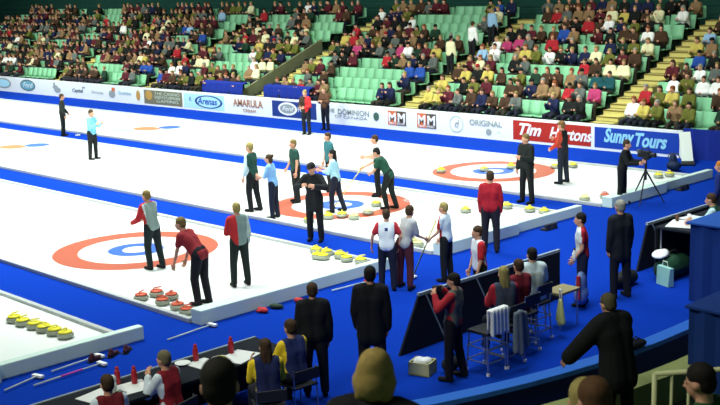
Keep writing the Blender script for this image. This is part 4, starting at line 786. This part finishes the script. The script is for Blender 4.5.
tag(MB().box((-.25, -.34, 0), (.25, .34, .01), M_PAPER).build('paper_sheet', None, (10.25, 5.85, .941), (0, 0, .3)), 'large white sheet on the dark table beside the booth', 'paper')
tag(MB().box((-.15, -.21, 0), (.15, .21, .01), M_PAPER).build('paper_sheet', None, (10.1, 6.45, .941), (0, 0, -.2)), 'smaller white sheet farther along the dark table', 'paper')
for i, (x, y, m) in enumerate([(10.05, 6.0, mat('brown_item', srgb(90, 60, 46), .6)), (10.2, 6.2, M_PAPER)]):
    e = empty('drinking_cup', (x, y, .952), 0, ['brown cup standing on the white sheet', 'white cup beside the brown cup'][i], 'cup'); MB().lathe([(.03, 0), (.04, .11), (.036, .11), (.028, .01)], m, 16).build('cup_wall', e, smooth=True); MB().lathe([(.041, .11), (.041, .122), (.03, .128)], m, 16).build('lid', e)
HW_ = dict(lean=18, hipz=.86, arms=[((.6, .2, -.9), (1, -.2, -.1))]*2, legs=[((.95, .15, -.35), (.05, .02, -1))]*2)
def stool(x, y, lab):
    e = empty('bar_stool', (x, y, 0), 0, lab, 'stool', 'stools behind the writing table'); MB().lathe([(.16, .72), (.17, .75), (.15, .78)], M_DARK, 18).build('seat', e)
    for a in (45, 135, 225, 315): MB().tube([(.1*math.cos(R(a)), .1*math.sin(R(a)), .73), (.2*math.cos(R(a)), .2*math.sin(R(a)), 0)], .013, M_STEEL, 8).build('leg', e)
person((10.98, 6.0, 0), 200, 1.72, dict(HW_), 'brown-haired person in green vest with pale sleeves writing at the table', (34, 88, 66), (30, 34, 40), 'brown', sleeves=(190, 222, 228)); stool(10.98, 6.0, 'stool under the person writing in green vest')
person((11.0, 6.85, 0), 190, 1.70, dict(HW_, lean=10), 'second writer in white shirt farther along the table', (216, 226, 226), (30, 34, 40), 'brown'); stool(11.0, 6.85, 'stool under the second writer in white shirt')
person((9.2, 9.3, 0), 200, 1.66, dict(), 'person with orange hair and blue jacket at the right frame edge', (24, 44, 110), (20, 24, 40), 'red', haircol=srgb(190, 120, 40))
def bag(x, y, s, m, lab, hm=None):
    e = empty('sports_bag', (x, y, 0), R(90), lab, 'bag', 'bags beside the blue booth')
    me = remesh(MB().cap((-s*.6, 0, s*.42), (s*.6, 0, s*.42), s*.42, s*.42).ell((.0, 0, s*.5), (s*.5, s*.4, s*.42)), .03); dummy(me, m); new_obj('bag_body', me, e); MB().tube([(-s*.4, 0, s*.8), (-s*.2, 0, s*1.05), (s*.2, 0, s*1.05), (s*.4, 0, s*.8)], .014, hm or M_DARK, 6).build('handle', e)
bag(10.35, 5.35, .5, mat('green_nylon', srgb(24, 66, 44), .7, .2), 'dark green sports bag lying against the dark table', None)
bag(10.0, 4.25, .34, mat('black_nylon', srgb(22, 26, 28), .7, .2), 'small black bag beside the grey-haired man')
e = empty('carrier_bag', (10.55, 4.75, 0), R(70), 'white and pale green carrier bag in front of the green bag', 'bag')
b = MB(); b.add([(-.07, -.17, 0), (.07, -.17, 0), (.07, .17, 0), (-.07, .17, 0), (-.04, -.19, .36), (.05, -.19, .36), (.05, .19, .36), (-.04, .19, .36)], [(0, 1, 2, 3), (0, 4, 5, 1), (1, 5, 6, 2), (2, 6, 7, 3), (3, 7, 4, 0), (4, 7, 6, 5)], mat('pale_green_plastic', srgb(150, 205, 195), .5, .08)); b.build('bag_body', e, bevel=.01)
MB().tube([(0, -.08, .36), (0, -.06, .46), (0, .06, .46), (0, .08, .36)], .008, M_PAPER, 6).build('handle', e)
tag(remesh and new_obj('white_towel', dummy(remesh(MB().ell((0, 0, .05), (.16, .34, .06)).ell((.05, .1, .06), (.1, .15, .07)), .02), M_PAPER), None, (10.2, 5.15, .42), (0, 0, .4)), 'crumpled white towel lying on the green sports bag', 'towel')

# ------------------------------------------------------------------ rink boards (near side), near stand
CXr, CYr = 2.1, -.5
def arc(r, a0=-75, a1=0, n=26): return [(CXr+r*math.cos(R(a0+(a1-a0)*i/n)), CYr+r*math.sin(R(a0+(a1-a0)*i/n))) for i in range(n+1)]+[(CXr+r, y) for y in (2, 6, 12, 18)]
def sweep(mb, r0, r1, z0, z1, m):
    A, B_ = arc(r0), arc(r1); n = len(A); vs = [(*p, z0) for p in A]+[(*p, z0) for p in B_]+[(*p, z1) for p in A]+[(*p, z1) for p in B_]
    fs = []
    for i in range(n-1): fs += [(i, i+1, n+i+1, n+i), (2*n+i, 3*n+i, 3*n+i+1, 2*n+i+1), (i, 2*n+i, 2*n+i+1, i+1), (n+i, n+i+1, 3*n+i+1, 3*n+i)]
    fs += [(0, n, 3*n, 2*n), (n-1, 3*n-1, 4*n-1, 2*n-1)]
    mb.add(vs, fs, m)
b = MB(); sweep(b, 11.70, 11.84, 0, 1.04, mat('board_blue', srgb(16, 40, 120), .6, .05)); tag(b.build('rink_boards'), kind='structure')
b = MB(); sweep(b, 11.66, 11.88, 1.04, 1.10, M_RAILBLUE); tag(b.build('trim_1'), kind='structure')
b = MB(); sweep(b, 12.12, 12.4, 0, .9, M_OLIVE); tag(b.build('trim_2'), kind='structure')
b = MB(); sweep(b, 11.4, 11.72, -.05, .01, M_CARPET); tag(b.build('floor_edge'), kind='structure')
b = MB(); zt = lambda k: .5+.35*k
sweep(b, 12.4, 12.95, 0, .5, M_TIER)
for k in range(9): sweep(b, 12.95+.85*k, 13.8+.85*k, 0, zt(k), M_TIER)
tag(b.build('near_seating_tiers'), kind='structure')

def near_seat(x, y, z, rz, lab):
    s = copy_tree(proto); s.location = (x, y, z); s.rotation_euler = (0, 0, rz+R(90)); tag(s, lab, 'seat', 'green seats in the near stand')
def near_person(head, face, lab, k_, **kw):
    hx, hy, hz = head; z = zt(k_); h = 1.75; ps = dict(lean=6, hipz=.52, legs=[((1, .15, -.05), (.05, .02, -1))]*2, arms=[((.35, .2, -1), (1, -.3, .0))]*2, head=kw.pop('head', (8, 0)))
    J = pose_joints(ps, h); d = V((J['head'].x, J['head'].y, 0)); d.rotate(Euler((0, 0, R(face))))
    s = hz-(J['head'].z)*J['k']
    loc = (hx-d.x, hy-d.y, z if abs(s-z) < .25 else s)
    o, J = person(loc, face, h, ps, lab, **kw)
    return loc
for head, fc, lab, kw in [((17.57, -10.80, 4.105), 140, 'spectator with dark hair in brown coat, largest head at the bottom edge', dict(top=(40, 30, 26), bottom=(30, 30, 34), haircol=srgb(34, 30, 24), off=.04)),
        ((17.72, -9.98, 3.965), 120, 'spectator with streaked blond hair in black jacket with white lettering', dict(top=(18, 20, 24), haircol=srgb(176, 150, 84), style='bob', hair='blond', off=.04)),
        ((18.41, -9.16, 3.76), 150, 'spectator with reddish brown hair at the bottom edge under the black coat man', dict(top=(50, 40, 34), haircol=srgb(96, 66, 40))),
        ((18.26, -9.32+.3, 3.68), 130, 'spectator with fair hair cut off by the bottom edge', dict(top=(130, 120, 80), haircol=srgb(165, 150, 88))),
        ((17.85, -7.12, 3.16), 190, 'dark-haired spectator in green top behind the white railing', dict(top=(40, 84, 44), haircol=srgb(24, 20, 18))),
        ((18.05, -6.9, 3.05), 150, 'brown-haired spectator at the bottom corner beside the railing', dict(top=(60, 44, 36), haircol=srgb(86, 62, 42)))]:
    fl_ = head[2]-1.28; loc = near_person(head, fc, lab, 0, **kw)
    near_seat(loc[0], loc[1], loc[2], R(fc), 'green seat under the ' + ' '.join(lab.split()[0:7]))
    if 'lettering' in lab:
        me = text_mesh('CURLING', .09, 0, 1, .002); dummy(me, T['white']); fcr = R(fc)
        back = V((-math.cos(fcr), -math.sin(fcr), 0)); tx = bpy.data.objects[-1] if False else None
        o = new_obj('lettering', me, None, (loc[0]+back.x*.17-back.y*.10, loc[1]+back.y*.17+back.x*.10, loc[2]+1.04), (R(90-6), 0, fcr-R(90)))
        par = [q for q in bpy.data.objects if q.get('label') == lab][0]
        bpy.context.view_layer.update(); wmx = o.matrix_world.copy(); o.parent = par; o.matrix_parent_inverse = par.matrix_world.inverted()
o, J = person((14.55, -2.97, .5), 165, 1.78, dict(lean=16, arms=[((.5, .75, -1.0), (.6, .4, -.85)), ((.4, .3, -1), (.9, .1, -.2))], head=(6, 0)), 'large grey-haired man in black coat leaning on the blue board cap', (10, 16, 16), (14, 18, 20), 'grey', 'short', coat=True, off=.06, haircol=srgb(84, 78, 56))
e = empty('shoulder_bag', (13.88, -1.55, 1.1), R(80), 'flat dark bag lying on the blue board cap', 'bag'); me = remesh(MB().ell((0, 0, .06), (.19, .09, .06)), .016); dummy(me, M_BLACK); new_obj('bag_body', me, e); MB().tube([(-.1, 0, .1), (0, 0, .16), (.1, 0, .1)], .008, M_DARK, 6).build('handle', e)
# media desk drape and railing
md_ = empty('media_desk', (14.40, -1.16, .42), 0, 'blue-draped desk behind the railing at the right frame edge', 'desk')
b = MB(); per = []; wavy((0, 0), (.7, 0), 12, (0, 1)); wavy((.7, 0), (.7, 3.2), 50, (1, 0)); wavy((.7, 3.2), (0, 3.2), 12, (0, 1)); wavy((0, 3.2), (0, 0), 50, (1, 0)); n = len(per)
b.add([(x, y, -.0) for x, y in per]+[(x, y, 1.22) for x, y in per], [(k, (k+1) % n, n+(k+1) % n, n+k) for k in range(n)]+[tuple(range(n, 2*n))], M_NAVY); b.build('drape', md_)
MB().box((-.04, -.04, 1.22), (.74, 3.24, 1.26), M_NAVY).build('desk_top', md_, bevel=.01)
e = empty('desk_phone', (14.7, -.6, 1.68), R(30), 'small white and black telephone on the blue-draped desk', 'telephone'); MB().box((-.09, -.08, 0), (.09, .08, .05), M_PAPER).build('phone_base', e, bevel=.01); MB().cap((-.08, 0, .07), (.08, 0, .07), .022, .022, M_DARK).build('handset', e)
M_RAILW = mat('cream_paint', srgb(196, 202, 150), .5)
gr = empty('guard_railing', (16.62, -5.63, 1.46), math.atan2(.41, .37), 'cream painted guard railing with vertical bars in the bottom corner', 'railing')
MB().tube([(0, 0, 1.06), (1.8, 0, 1.10)], .022, M_RAILW, 10).build('handrail', gr, smooth=True)
for i in range(13): MB().tube([(.0+.145*i, 0, 1.06), (.0+.145*i, 0, -.2)], .013 if i else .022, M_RAILW, 8).build('baluster', gr, smooth=True)
MB().tube([(0, 0, .08), (1.8, 0, .08)], .014, M_RAILW, 8).build('bottom_rail', gr, smooth=True)
bpy.data.scenes.remove(WORK)
